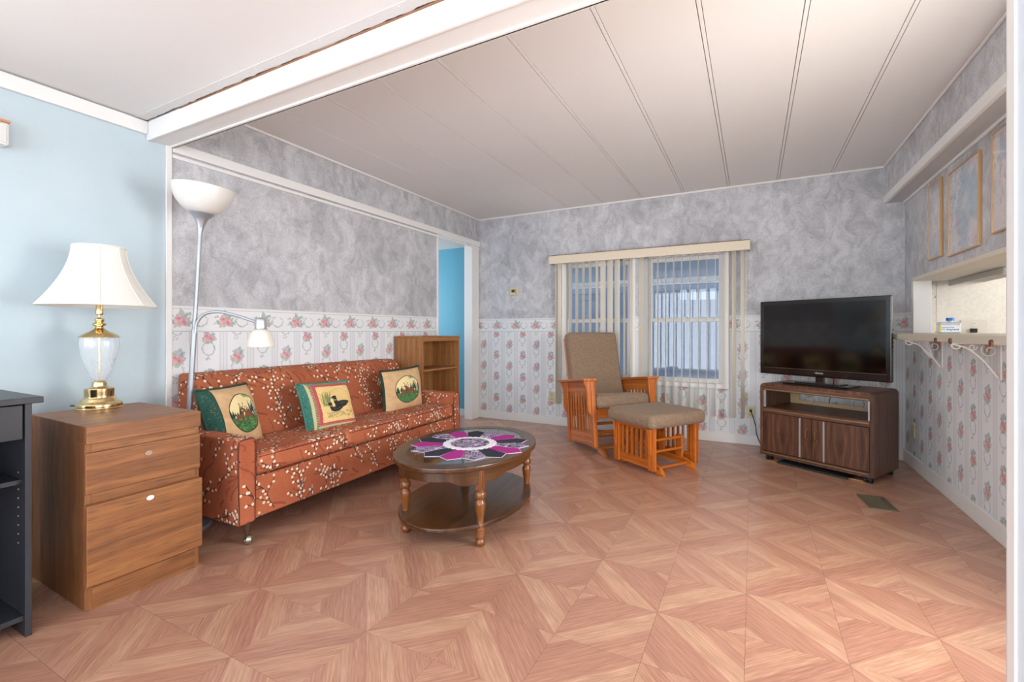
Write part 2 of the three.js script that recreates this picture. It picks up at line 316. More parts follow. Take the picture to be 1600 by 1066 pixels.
// floor: 12 inch tiles, neighbours mirrored; one slipped course at z = 3.4
const floor = structGroup('floor', 'glossy wood-print floor of square tiles with diagonal strips');
mesh('subfloor', bx(-1.75, FX + 0.1, -0.12, -0.0042, -0.12, GZ + 0.1), S(0x6b4a38, 0.8), floor);
{
  const geoFor = flip => { const g = new THREE.BoxGeometry(TILE - 0.0008, 0.004, TILE - 0.0008), uv = g.attributes.uv, p = g.attributes.position; for (let i = 0; i < uv.count; i++) { const u = p.getX(i) / TILE + 0.5, v = p.getZ(i) / TILE + 0.5; uv.setXY(i, flip ? 1 - u : u, v); } return g; };
  const gs = [geoFor(false), geoFor(true)], Q = rng(15);
  const x0 = 0.0115 - TILE, z0 = 0.085 - TILE;
  for (let i = 0; i < 15; i++) for (let j = 0; j < 16; j++) {
    const cx = x0 + (i + 0.5) * TILE, cz = z0 + (j + 0.5) * TILE;
    const flip = (i + j + (cz > 3.4 ? 1 : 0)) % 2;
    const t = new THREE.Mesh(gs[flip], floorMats[Q() * 3 | 0]); t.name = 'floor_tile'; t.position.set(cx, -0.002, cz); t.receiveShadow = true; t.castShadow = true;
    if (Q() < 0.5) t.rotation.y = Math.PI;
    floor.add(t);
  }
  const rest = wallGeo(-1.75, FX, -0.12, GZ, [[x0, x0 + 15 * TILE, z0, z0 + 16 * TILE]], (a, b, c, d) => bx(a, b, -0.0042, 0, c, d, 0, 2, [0, 0]));
  const t2 = floorPrints[0].clone(); t2.repeat.set(1 / TILE, 1 / TILE); t2.wrapS = t2.wrapT = THREE.MirroredRepeatWrapping;
  mesh('floor_covering', rest, S(0xffffff, 0.3, { map: t2 }), floor);
}

// ceiling of the far room: panels with double batten lines
const ceilPaint = S(0xe0ddda, 0.65), ceil = structGroup('ceiling', 'white panelled ceiling with thin battens');
{
  const xs = [-0.02]; for (let k = 0; k < 10; k++) xs.push(0.372 + 0.4125 * k);
  mesh('ceiling_backing', bx(-0.1, W + 0.1, HC + 0.012, HC + 0.08, -0.12, BZ1), S(0xa39f9b, 0.9), ceil);
  for (let k = 0; k + 1 < xs.length; k++) mesh('ceiling_panel', bx(xs[k] + 0.0118, Math.min(xs[k + 1] - 0.0118, W), HC, HC + 0.012, -0.02, BZ1 - 0.02), ceilPaint, ceil);
  for (let k = 1; k < 10; k++) mesh('batten', bx(xs[k] - 0.0085, xs[k] + 0.0085, HC - 0.0012, HC + 0.0125, 0.0, BZ1 - 0.03, 0.0015), ceilPaint, ceil);
  mesh('cove_trim', [bx(0, W, HC - 0.018, HC, 0, 0.014, 0.005), bx(0, 0.014, HC - 0.018, HC, 0, BZ0, 0.005), bx(WS - 0.014, WS, HC - 0.018, HC, 0, BZ0, 0.005)], whitePaint, ceil);
}
// front room ceiling, lower, with its torn edge along the beam
struct('ceiling_front', bx(-0.1, W + 0.1, HF + 0.008, HF + 0.09, BZ1 + 0.012, GZ + 0.1), S(0xdedcd9, 0.7), 'plain white ceiling of the near room');
{
  const b = structGroup('trim_2', 'white boxed ceiling beam with a torn gap above its face');
  mesh('beam_core', [bx(-0.05, W, HM, 2.46, BZ0, BZ1 - 0.012, 0, 0)], whitePaint, b);
  mesh('face_board', bx(0, W, HM - 0.006, HF + 0.003, BZ1 - 0.014, BZ1, 0.003, 0), S(0xe9e8e5, 0.5), b);
  mesh('back_moulding', [bx(0, W, HM - 0.008, HM + 0.028, BZ0 - 0.012, BZ0 + 0.004, 0.005), bx(0, W, HM - 0.008, HM + 0.004, BZ0 - 0.012, BZ0 + 0.012, 0.004)], whitePaint, b);
  // strip of tape along the ceiling edge with a ragged rim, exposed wood and a dark gap behind it
  const Q = rng(9), rag = [[0, 0.05]], n = 120;
  for (let i = 0; i <= n; i++) rag.push([i / n * 3.4, -0.004 + Q() * 0.009 - (Q() < 0.12 ? 0.006 : 0)]);
  rag.push([3.4, 0.05]);
  const tape = extrude(rag, 0.0025); tape.rotateX(Math.PI / 2); tape.translate(0, HF + 0.0079, BZ1 + 0.007); mesh('ceiling_tape', uvBox(tape), S(0xd4d2cf, 0.8), b);
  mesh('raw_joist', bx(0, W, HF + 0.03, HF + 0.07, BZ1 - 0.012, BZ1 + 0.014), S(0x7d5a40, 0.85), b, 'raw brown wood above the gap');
  const wd = [[0.35, 0]]; for (let i = 0; i <= 90; i++) { const x = 0.35 + i / 90 * 3.0; wd.push([x, 0.003 + (Q() * 0.006) * Math.min(1, (x + 0.1) / 1.2)]); } wd.push([3.35, 0]);
  const wg = extrude(wd, 0.008); wg.translate(0, HF - 0.001, BZ1 - 0.004); mesh('exposed_wood', uvBox(wg, 0), S(0x94694a, 0.85), b, 'raw brown wood edge');
  for (let i = 0; i < 16; i++) { const h = new THREE.SphereGeometry(0.004, 8, 6); h.scale(1, 0.4, 1); h.translate(0.08 + i * 0.14, HF + 0.0055, BZ1 + 0.045); mesh('nail_head', h, whitePaint, b); }
}
// trims and baseboards
{
  const t = structGroup('trim_3', 'white picture-rail moulding along the left wall');
  mesh('moulding', [bx(0, 0.022, HM - 0.03, HM + 0.032, 0, 3.45, 0.006), bx(0, 0.012, HM - 0.062, HM - 0.04, 0.0, 3.45, 0.004)], whitePaint, t);
  struct('trim_4', [bx(0, 0.012, 0, HM, 3.452, 3.484, 0.004)], whitePaint, 'white vertical strip between the papered and the blue wall');
  struct('trim_5', bx(0, 0.022, 2.195, 2.268, BZ1, GZ, 0.006), whitePaint, 'white crown board above the blue wall');
  struct('trim_6', [bx(-0.1, 0.014, 0, HM - 0.03, 0.02, 0.183, 0.004), bx(-0.1, 0.012, 0, HM - 0.03, 0.85, 0.872, 0.004)], whitePaint, 'white door casing of the hall opening');
  struct('baseboard_back', bx(0, W, 0, 0.094, 0, 0.014, 0.004), whitePaint, 'white baseboard of the back wall');
  struct('baseboard_left', bx(0, 0.014, 0, 0.094, 0.872, 3.45, 0.004), whitePaint, 'white baseboard behind the sofa');
  struct('baseboard_right', bx(W - 0.014, W, 0, 0.1, 0.0, 3.46, 0.004), whitePaint, 'white baseboard of the right wall');
  struct('baseboard_front_left', bx(0, 0.014, 0, 0.094, 3.49, GZ, 0.004), whitePaint, 'white baseboard of the blue wall');
}
// end of the partition at the right edge of view
{
  const t = structGroup('wall_stub', 'end of the partition at the right edge with a white corner strip');
  mesh('partition', bx(3.574, W, 0, HM, 3.46, 3.578), S(0xd9e4ec, 0.6), t);
  mesh('corner_strip', [bx(3.569, 3.576, 0, HM, 3.456, 3.494, 0.002), bx(3.569, 3.6, 0, HM, 3.455, 3.461, 0.002)], whitePaint, t);
}
// shell of what lies behind the camera, the kitchen and the hall
const shellPaint = S(0xdad6cc, 0.7);
{
  struct('wall_front', wallGeo(-0.1, W + 0.1, 0, HF + 0.1, [[0.35, 3.85, 0.08, 2.12]], alongX(GZ, GZ + 0.1)), bluePaint, 'wall behind the camera with a wide window');
  struct('wall_far_right', [...wallGeo(-0.12, 2.33, 0, 2.3, [[0.55, 1.85, 1.0, 2.0]], alongZ(FX, FX + 0.1)), bx(W + 0.1, FX, 0, 2.3, 2.23, 2.33)], shellPaint, 'outer walls of the kitchen');
  struct('ceiling_kitchen', bx(W + 0.1, FX + 0.1, 2.2, 2.3, -0.12, 2.33), shellPaint, 'kitchen ceiling');
  const k = structGroup('wall_kitchen', 'cream speckled kitchen end wall seen through the pass-through');
  const spC = pixelCanvas(256, 256, (x, y) => { const t = fbm(x / 256 * 30, y / 256 * 30, 29, 3, 30, 30); return mix3([214, 208, 196], [232, 228, 219], t); })[0], sp = S(0xffffff, 0.5, { map: asTexture(spC, 0.5, 0.5) });
  mesh('panel', bx(W + 0.1, 4.378, 0, 2.3, -0.1, 0.0), sp, k); mesh('panel', bx(4.381, FX, 0, 2.3, -0.1, -0.002), sp, k);
  for (const [x, y] of [[4.522, 1.459], [4.667, 1.47], [4.372, 1.36], [4.376, 1.075]]) { const s = new THREE.SphereGeometry(0.004, 8, 6); s.translate(x, y, 0); mesh('screw_head', s, S(0x4a3a30, 0.5), k); }
  const hallBlue = S(0x5fa6bf, 0.55);
  struct('wall_hall', [bx(-1.75, -0.1, 0, 2.3, -0.1, 0)], hallBlue, 'bright blue hall wall seen through the doorway');
  struct('wall_hall_side', [bx(-1.75, -0.1, 0, 2.3, 1.15, 1.25)], hallBlue, 'near wall of the hall');
  struct('wall_hall_end', wallGeo(-0.1, 1.25, 0, 2.3, [[0.15, 0.95, 0.9, 1.9]], alongZ(-1.8, -1.7)), hallBlue, 'end wall of the hall with a window');
  struct('ceiling_hall', bx(-1.8, -0.001, 2.155, 2.23, -0.1, 1.25), S(0xd2d0ce, 0.7), 'hall ceiling above the doorway');
  struct('baseboard_hall', bx(-1.7, -0.1, 0, 0.085, 0, 0.012, 0.003), whitePaint, 'white baseboard of the blue hall wall');
}
// windows of the unseen walls; the blue wall one is added for its light
for (const [n, g, lab] of [
  ['window_3', [[0.35, 3.85, 0.08, 2.12, 'x', GZ + 0.05]], 'wide white-framed window behind the camera'], ['window_4', [[4.7, 6.7, 0.8, 2.08, 'z', W + 0.05]], 'side window beside the camera'], ['window_8', [[5.1, 6.7, 0.8, 2.1, 'z', -0.05]], 'added unseen window in the blue wall left of the camera'], ['window_7', [[2.5, 3.4, 0.55, 1.75, 'z', W + 0.05]], 'window in the right wall beyond the partition'],
  ['window_5', [[0.55, 1.85, 1.0, 2.0, 'z', FX + 0.05]], 'kitchen window'], ['window_6', [[0.15, 0.95, 0.9, 1.9, 'z', -1.75]], 'hall end window']]) {
  const w = structGroup(n, lab), [a0, a1, y0, y1, ax, at] = g[0], f = 0.05;
  const B = (p, q, r, s, t) => ax === 'x' ? bx(p, q, r, s, at - t, at + t, 0.004) : bx(at - t, at + t, r, s, p, q, 0.004);
  mesh('window_frame', [B(a0, a1, y0, y0 + f, 0.03), B(a0, a1, y1 - f, y1, 0.03), B(a0, a0 + f, y0 + f, y1 - f, 0.03), B(a1 - f, a1, y0 + f, y1 - f, 0.03), B((a0 + a1) / 2 - 0.025, (a0 + a1) / 2 + 0.025, y0 + f, y1 - f, 0.025)], whitePaint, w);
  mesh('pane', B(a0 + f, a1 - f, y0 + f, y1 - f, 0.002), pane, w);
}
// the two sash windows in the back wall
WIN.forEach(([a, b, y0, y1], k) => {
  const w = structGroup(`window_${k + 1}`, k ? 'right white double-hung window behind the blinds' : 'left white double-hung window behind the blinds and glider');
  mesh('window_frame', [bx(a - 0.02, a + 0.035, y0 - 0.02, y1 + 0.02, -0.09, 0.012, 0.004), bx(b - 0.035, b + 0.02, y0 - 0.02, y1 + 0.02, -0.09, 0.012, 0.004), bx(a, b, y1 - 0.03, y1 + 0.02, -0.09, 0.012, 0.004), bx(a - 0.02, b + 0.02, y0 - 0.03, y0 + 0.015, -0.09, 0.022, 0.004)], whitePaint, w);
  const sash = (n, s0, s1, z) => {
    const m = mesh(n, [bx(a + 0.035, a + 0.075, s0, s1, z - 0.014, z + 0.014, 0.003), bx(b - 0.075, b - 0.035, s0, s1, z - 0.014, z + 0.014, 0.003), bx(a + 0.075, b - 0.075, s0, s0 + 0.045, z - 0.014, z + 0.014, 0.003), bx(a + 0.075, b - 0.075, s1 - 0.04, s1, z - 0.014, z + 0.014, 0.003)], whitePaint, w);
    mesh('pane', bx(a + 0.075, b - 0.075, s0 + 0.045, s1 - 0.04, z - 0.0015, z + 0.0015), pane, m);
    return m;
  };
  sash('lower_sash', y0 + 0.015, 1.215, -0.03);
  const up = sash('upper_sash', 1.175, y1 - 0.03, -0.062);
  mesh('glazing_bar', bx(a + 0.075, b - 0.075, 1.563, 1.578, -0.07, -0.05, 0.003), whitePaint, up);
  mesh('sash_lock', bx((a + b) / 2 - 0.02, (a + b) / 2 + 0.02, 1.215, 1.228, -0.04, -0.02, 0.003), steel, w);
});

// ------------------------------------------------------------------ outdoors, seen through the blinds
{
  const nb = thing('neighbour_house', 'blue-grey lap-sided house wall seen through the window blinds', 'building', [0, 0, -2.6]);
  const laps = []; for (let i = 0; i < 22; i++) { const g = new THREE.BoxGeometry(9, 0.108, 0.02); g.rotateX(-0.09); g.translate(1.5, 0.0 + i * 0.104, 0); laps.push(uvBox(g)); }
  const m = mesh('siding', laps, S(0x8a95a4, 0.7), nb); m.userData.kind = 'stuff';
  mesh('backing', bx(-3, 6, -0.3, 2.35, -0.3, -0.03), S(0x6d7887, 0.8), nb);
  for (let i = 0; i < 6; i++) mesh('window_pane', bx(2.06 + i * 0.14, 2.15 + i * 0.14, 1.56, 1.72, 0.0, 0.03, 0.004), S(0xe8eef6, 0.4), nb, 'small white window pane');
  const por = thing('porch_roof', 'pale metal porch roof sloping away outside the window', 'roof', [0, 0, 0]);
  const rg = new THREE.BoxGeometry(9, 0.03, 2.4); rg.rotateX(-0.16); rg.translate(1.5, 2.1, -1.32); mesh('roof_sheet', uvBox(rg), S(0xb9c2cd, 0.6), por);
  mesh('beam', bx(-3, 6, 1.84, 1.9, -2.5, -2.44, 0.003), whitePaint, por);
  tag(mesh('porch_ground', bx(-14, 16, -0.35, -0.25, -14, -0.13), S(0x9aa0a0, 0.9)), 'grey concrete ground outside the back window', 'ground').userData.kind = 'structure';
}

// ------------------------------------------------------------------ sofa
{
  const L = 2.0, s = thing('sofa', 'long rust-orange sofa printed with budding branches, on casters', 'sofa', [0.405, 0, 2.572], 0.03);
  const F = 0.395, B = -0.375, h = L / 2, A = 0.092;
  mesh('frame', [bx(B + 0.02, F - 0.022, 0.125, 0.335, -h + A - 0.004, h - A + 0.004, 0.008)], sofaCloth, s);
  mesh('deck', bx(B + 0.05, F - 0.06, 0.33, 0.352, -h + A, h - A), S(0xb9a184, 0.9), s);
  for (const sg of [-1, 1]) {
    const z0 = sg > 0 ? h - A : -h, z1 = z0 + A, back = sg > 0 ? -0.035 : -0.33;
    const a = mesh('arm', bx(back, F, 0.12, 0.547, z0, z1, 0.014), sofaCloth, s);
    const e = [[F, 0.13, z0 + 0.006], [F, 0.535, z0 + 0.006], [F, 0.541, z0 + 0.014], [F, 0.541, z1 - 0.014], [F, 0.535, z1 - 0.006], [F, 0.13, z1 - 0.006]];
    mesh('piping', [tube(e.map(p => [p[0] - 0.003, p[1], p[2]]), 0.0036, 60, 6)], S(0x5a2a1a, 0.8), a, 'dark piping');
  }
  // reclined back with rounded top, its face bulging a little
  const prof = [[B, 0.14], [B, 0.74], [B + 0.01, 0.775], [B + 0.035, 0.793], [B + 0.085, 0.798], [B + 0.13, 0.785], [B + 0.158, 0.75], [B + 0.19, 0.65], [B + 0.225, 0.53], [B + 0.25, 0.42], [B + 0.25, 0.14]];
  const bg = extrude(new THREE.SplineCurve(prof.map(p => new THREE.Vector2(...p))).getPoints(60).map(p => [p.x, p.y]), L - 0.3, 0.03); bg.translate(0, 0, -h + 0.125);
  const bk = mesh('backrest', uvBox(bg), sofaCloth, s);
  mesh('piping', [tube([[B + 0.145, 0.78, -h + 0.13], [B + 0.15, 0.778, 0], [B + 0.145, 0.78, h - 0.2]], 0.0035, 40, 6)], S(0x6a3420, 0.8), bk);
  const n = 3, w = (L - 2 * A) / n;
  for (let k = 0; k < n; k++) {
    const z0 = -h + A + k * w, g = new RoundedBoxGeometry(0.52, 0.105, w - 0.006, 6, 0.032), p = g.attributes.position;
    for (let i = 0; i < p.count; i++) { const x = p.getX(i), y = p.getY(i), z = p.getZ(i); if (y > 0) p.setY(i, y + 0.014 * (1 - Math.pow(z / (w / 2), 2)) * (1 - Math.pow(x / 0.26, 2)) + x * 0.045); else p.setY(i, y + x * 0.02); }
    g.computeVertexNormals(); g.translate(F - 0.262, 0.392, z0 + w / 2);
    const c = mesh('seat_cushion', uvBox(g, 1, [k * 0.31, 0.1]), sofaCloth, s);
    mesh('piping', [tube([[F - 0.008, 0.437, z0 + 0.02], [F - 0.006, 0.44, z0 + w / 2], [F - 0.008, 0.437, z0 + w - 0.02]], 0.0035, 24, 6)], S(0x5a2a1a, 0.8), c, 'dark piping');
  }
  for (const [x, z] of [[F - 0.045, h - 0.075], [F - 0.045, -h + 0.075], [B + 0.06, h - 0.16], [B + 0.06, -h + 0.075]]) {
    const g = smoothLathe([[0.02, 0.13], [0.018, 0.09], [0.012, 0.05], [0.008, 0.045]], 14, 12); g.translate(x, 0, z); const l = mesh('leg', g, S(0x4a2c1c, 0.5), s);
    const b = new THREE.SphereGeometry(0.026, 20, 14); b.scale(1, 1, 0.8); b.translate(x + 0.006, 0.026, z); mesh('caster', [b, rod([x + 0.006, 0.026, z - 0.026], [x + 0.006, 0.026, z + 0.026], 0.008)], S(0xa7a294, 0.25, { metalness: 0.9 }), l, 'round metal caster');
  }
}

// ------------------------------------------------------------------ cushions on the sofa
function pillowGeo(w, h, t, n = 22) {
  const pos = [], uv = [], idx = [];
  for (const sd of [1, -1]) for (let j = 0; j <= n; j++) for (let i = 0; i <= n; i++) {
    const a = i / n * 2 - 1, b = j / n * 2 - 1, e = Math.pow(Math.max(0, (1 - Math.pow(Math.abs(a), 3)) * (1 - Math.pow(Math.abs(b), 3))), 0.55);
    const pin = 1 - 0.045 * (1 - Math.pow(Math.abs(a), 2)) * Math.pow(Math.abs(b), 4), pin2 = 1 - 0.045 * (1 - b * b) * Math.pow(Math.abs(a), 4);
    pos.push(a * w / 2 * pin2, b * h / 2 * pin, sd * t / 2 * e + 0.004 * Math.sin(a * 7 + b * 5) * e); uv.push(i / n, j / n);
    if (i < n && j < n) { const o = (sd > 0 ? 0 : (n + 1) * (n + 1)) + j * (n + 1) + i; if (sd > 0) idx.push(o, o + 1, o + n + 2, o, o + n + 2, o + n + 1); else idx.push(o, o + n + 2, o + 1, o, o + n + 1, o + n + 2); }
  }
  const g = new THREE.BufferGeometry(); g.setAttribute('position', new THREE.Float32BufferAttribute(pos, 3)); g.setAttribute('uv', new THREE.Float32BufferAttribute(uv, 2)); g.setIndex(idx);
  const half = idx.length / 2, f = g.clone(), b = g.clone(); f.setIndex(idx.slice(0, half)); b.setIndex(idx.slice(half));
  f.computeVertexNormals(); b.computeVertexNormals();
  return [f, b];
}
function speckle(g, W, H, n, cs, Q, r = 2) { for (let i = 0; i < n; i++) { g.fillStyle = css(cs[Q() * cs.length | 0], 0.5); g.beginPath(); g.arc(Q() * W, Q() * H, r * (0.5 + Q()), 0, 7); g.fill(); } }
function deer(g, x, y, k, face) {
  g.save(); g.translate(x, y); g.scale(k * face, k); g.fillStyle = css([128, 74, 48]); g.strokeStyle = css([104, 58, 38]);
  g.beginPath(); g.ellipse(0, 0, 34, 14, -0.08, 0, 7); g.fill();
  g.beginPath(); g.moveTo(-26, -8); g.lineTo(-44, -30); g.lineTo(-34, -36); g.lineTo(-14, -10); g.fill();
  g.beginPath(); g.ellipse(-46, -32, 12, 6, 0.5, 0, 7); g.fill();
  g.lineWidth = 5; for (const lx of [-24, -16, 20, 28]) { g.beginPath(); g.moveTo(lx, 8); g.lineTo(lx - 1, 26); g.lineTo(lx + 2, 40); g.stroke(); }
  g.lineWidth = 2.4; for (const s of [-1, 1]) { g.beginPath(); g.moveTo(-42, -38); g.quadraticCurveTo(-42 + s * 14, -48, -42 + s * 10, -64); g.moveTo(-42 + s * 10, -52); g.lineTo(-42 + s * 18, -60); g.stroke(); }
  g.fillStyle = css([222, 204, 176]); g.beginPath(); g.ellipse(30, -2, 6, 8, 0, 0, 7); g.fill(); g.restore();
}
function deerPrint(seed, band) {
  const N = 512, Q = rng(seed), [c, g] = pixelCanvas(N, N, (x, y) => mix3([190, 152, 108], [214, 180, 136], fbm(x / 40, y / 40, seed, 4)));
  if (band) { g.fillStyle = css([30, 74, 62]); g.fillRect(0, 0, 84, N); for (let i = 0; i < 80; i++) leaf(g, Q() * 76, Q() * N, 7, Q() * 3, [[64, 112, 92], [18, 52, 46], [120, 92, 80]][Q() * 3 | 0], 0.8); g.fillStyle = css([24, 34, 28]); g.fillRect(82, 0, 5, N); }
  g.fillStyle = css([34, 60, 44]); g.fillRect(0, 0, N, 14); g.fillRect(0, N - 12, N, 12); g.fillRect(N - 12, 0, 12, N); if (!band) g.fillRect(0, 0, 12, N);
  const cx = band ? 300 : 262, cy = 250, r = 158;
  g.save(); g.beginPath(); g.ellipse(cx, cy, r * (band ? 0.95 : 1), r, 0, 0, 7); g.clip();
  g.fillStyle = css([232, 214, 158]); g.fillRect(0, 0, N, N);
  g.fillStyle = css([36, 62, 50]); for (let i = 0; i < 16; i++) { const x = cx - 170 + i * 22 + Q() * 12, t = cy - 10 - Q() * 60 - (i > 9 ? 46 : 0), w = 16 + Q() * 10; g.beginPath(); g.moveTo(x - w, cy + 40); g.lineTo(x, t); g.lineTo(x + w, cy + 40); g.fill(); }
  g.fillStyle = css([74, 126, 70]); g.fillRect(0, cy + 30, N, 200); for (let i = 0; i < 160; i++) leaf(g, cx - 170 + Q() * 340, cy + 34 + Q() * 130, 12, (Q() - 0.5), [[58, 104, 56], [104, 152, 88], [44, 84, 50]][Q() * 3 | 0], 0.7);
  for (let i = 0; i < 24; i++) leaf(g, cx + 20 + Q() * 120, cy - 150 + Q() * 30, 9, Q() * 3, [96, 124, 74], 0.8);
  g.fillStyle = css([226, 216, 196]); g.fillRect(cx + 110, cy - 110, 8, 150); g.fillRect(cx + 132, cy - 90, 7, 130);
  deer(g, cx + 36, cy + 18, 1.6, 1); deer(g, cx - 66, cy + 26, 1.25, -1);
  for (let i = 0; i < 14; i++) { g.fillStyle = css([124, 44, 60], 0.9); g.beginPath(); g.arc(cx + 90 + Q() * 50, cy + 80 + Q() * 50, 6, 0, 7); g.fill(); }
  g.restore(); g.strokeStyle = css([40, 30, 26]); g.lineWidth = 7; g.beginPath(); g.ellipse(cx, cy, r * (band ? 0.95 : 1), r, 0, 0, 7); g.stroke();
  return c;
}
function loonPrint() {
  const N = 512, Q = rng(4), [c, g] = pixelCanvas(N, N, (x, y) => mix3([96, 140, 116], [124, 164, 138], fbm(x / 24, y / 24, 88, 3)));
  g.fillStyle = css([54, 110, 96]); g.fillRect(0, 0, 46, N); speckle(g, 46, N, 120, [[120, 170, 150], [30, 74, 70]], Q, 3);
  g.fillStyle = css([186, 178, 130]); g.fillRect(46, 0, 40, N); g.fillStyle = css([70, 74, 60]); for (let y = 4; y < N; y += 15) g.fillRect(70, y, 16, 8);
  g.fillStyle = css([190, 186, 140]); g.fillRect(86, N - 62, N, 26); g.fillStyle = css([86, 96, 74]); for (let x = 90; x < N; x += 15) g.fillRect(x, N - 46, 8, 10);
  g.fillStyle = css([172, 78, 78]); g.fillRect(86, 30, 410, 420); g.fillStyle = css([210, 150, 140]); for (let i = 0; i < 26; i++) { g.fillRect(92, 36 + i * 16, 5, 7); g.fillRect(484, 36 + i * 16, 5, 7); g.fillRect(92 + i * 15, 438, 7, 5); g.fillRect(92 + i * 15, 36, 7, 5); }
  const gr = [[222, 188, 122], [232, 204, 144]]; g.fillStyle = css(gr[0]); g.fillRect(124, 64, 340, 360); for (let i = 0; i < 300; i++) { g.fillStyle = css(gr[1], 0.25); g.beginPath(); g.arc(124 + Q() * 340, 64 + Q() * 360, 10, 0, 7); g.fill(); }
  g.strokeStyle = css([176, 148, 96]); g.lineWidth = 3; g.beginPath(); g.arc(330, 210, 110, 2.9, 6.6); g.stroke();
  g.strokeStyle = css([110, 122, 70]); for (let i = 0; i < 40; i++) { const x = 150 + Q() * 70; g.beginPath(); g.moveTo(x, 270); g.lineTo(x + (Q() - 0.5) * 50, 120 + Q() * 60); g.stroke(); }
  const loon = (x, y, k) => { g.save(); g.translate(x, y); g.scale(k, k); g.fillStyle = css([38, 38, 34]); g.beginPath(); g.moveTo(-60, 20); g.quadraticCurveTo(-50, -22, 10, -26); g.quadraticCurveTo(70, -30, 104, -16); g.quadraticCurveTo(80, 14, 40, 34); g.quadraticCurveTo(-20, 50, -60, 20); g.fill(); g.beginPath(); g.moveTo(-56, 16); g.quadraticCurveTo(-74, -30, -62, -62); g.lineTo(-34, -56); g.quadraticCurveTo(-34, -20, -14, 0); g.fill(); g.beginPath(); g.ellipse(-56, -64, 24, 15, -0.2, 0, 7); g.fill(); g.beginPath(); g.moveTo(-76, -66); g.lineTo(-108, -56); g.lineTo(-74, -56); g.fill(); g.strokeStyle = css([214, 208, 190]); g.lineWidth = 5; g.beginPath(); g.moveTo(-62, -36); g.lineTo(-38, -32); g.stroke(); speckle(g, 1, 1, 0, [[0, 0, 0]], Q); for (let i = 0; i < 30; i++) { g.fillStyle = css([120, 116, 100]); g.fillRect(-20 + Q() * 100, -16 + Q() * 30, 4, 3); } g.restore(); };
  loon(322, 254, 1.02); loon(262, 300, 0.8);
  for (let i = 0; i < 60; i++) leaf(g, 170 + Q() * 270, 330 + Q() * 60, 12, Q() - 0.5, [[150, 132, 78], [176, 160, 104]][Q() * 2 | 0], 0.6);
  return c;
}
function pillow(name, label, c, w, h, t, pos, yaw, lean, roll, edge) {
  const o = thing(name, label, 'cushion', pos); o.rotation.set(0, 0, 0); o.rotation.order = 'YXZ'; o.rotation.y = yaw; o.rotation.x = -lean; o.rotation.z = roll;
  const [f, b] = pillowGeo(w, h, t);
  mesh('front', f, S(0xffffff, 0.9, { map: asTexture(c, 1, 1) }), o); mesh('back', b, S(edge, 0.9), o);
  const pts = []; for (let i = 0; i < 40; i++) { const s = i / 40 * 4, k = s | 0, e = (s - k) * 2 - 1, [a, q] = [[e, -1], [1, e], [-e, 1], [-1, -e]][k]; pts.push([a * w / 2 * (1 - 0.045 * (1 - q * q) * Math.pow(Math.abs(a), 4)), q * h / 2 * (1 - 0.045 * (1 - a * a) * Math.pow(Math.abs(q), 4)), 0]); }
  mesh('piping', tube(pts, 0.006, 120, 6, true), S(edge, 0.9), o);
}
pillow('throw_pillow', 'tan deer pillow with broad dark green side band against the near sofa arm', deerPrint(31, true), 0.37, 0.37, 0.15, [0.40, 0.585, 3.34], 1.88, 0.32, 0.0, 0x24453a);
pillow('throw_pillow', 'throw pillow printed with two loons inside a red frame, middle of the sofa', loonPrint(), 0.41, 0.35, 0.13, [0.49, 0.566, 2.735], 1.56, 0.38, -0.03, 0x3f7a68);
pillow('throw_pillow', 'tan throw pillow with round deer scene beside the bookcase end of the sofa', deerPrint(32, false), 0.47, 0.36, 0.13, [0.45, 0.59, 1.945], 1.56, 0.10, 0.03, 0x26382c);

// ------------------------------------------------------------------ filing cabinet
{
  const c = thing('filing_cabinet', 'brown wood-grain two-drawer filing cabinet under the table lamp', 'cabinet', [0.52, 0, 3.917], -0.015);
  const F = 0.265, B = -0.285, h = 0.2035;
  mesh('body', [bx(B, F, 0, 0.713, -h, h, 0.003, 1)], oak, c);
  const fr = (y0, y1, pr, ins = 0.004) => bx(F, F + pr, y0, y1, -h + ins, h - ins + 0.008, 0.005, 2);
  mesh('top_board', [bx(B, F + 0.018, 0.645, 0.7135, -h + 0.0005, h - 0.0005 + 0.001, 0.004, 2)], oak, c);
  mesh('drawer', fr(0.453, 0.612, 0.02), oak, c); mesh('drawer', fr(0.10, 0.413, 0.034, 0.002), oak, c);
  mesh('rail', bx(F, F + 0.003, 0.61, 0.647, -h + 0.018, h - 0.018, 0, 2), oak, c); mesh('rail', bx(F, F + 0.003, 0.411, 0.455, -h + 0.018, h - 0.018, 0, 2), oak, c);
  mesh('plinth', bx(F, F + 0.004, 0.0, 0.085, -h + 0.02, h - 0.02, 0, 2), oak, c);
  const dr = c.children.filter(m => m.name === 'drawer');
  [[0.57, 0.02, 0.005], [0.385, 0.034, 0.005]].forEach(([y, p, z], i) => { const g = new THREE.CylinderGeometry(0.011, 0.012, 0.006, 24); g.scale(1.25, 1, 0.9); g.rotateZ(-Math.PI / 2); g.rotateX(Math.PI / 2); g.translate(F + p + 0.002, y, z); const l = mesh('lock', g, chrome, dr[i], 'oval chrome lock'); });
}
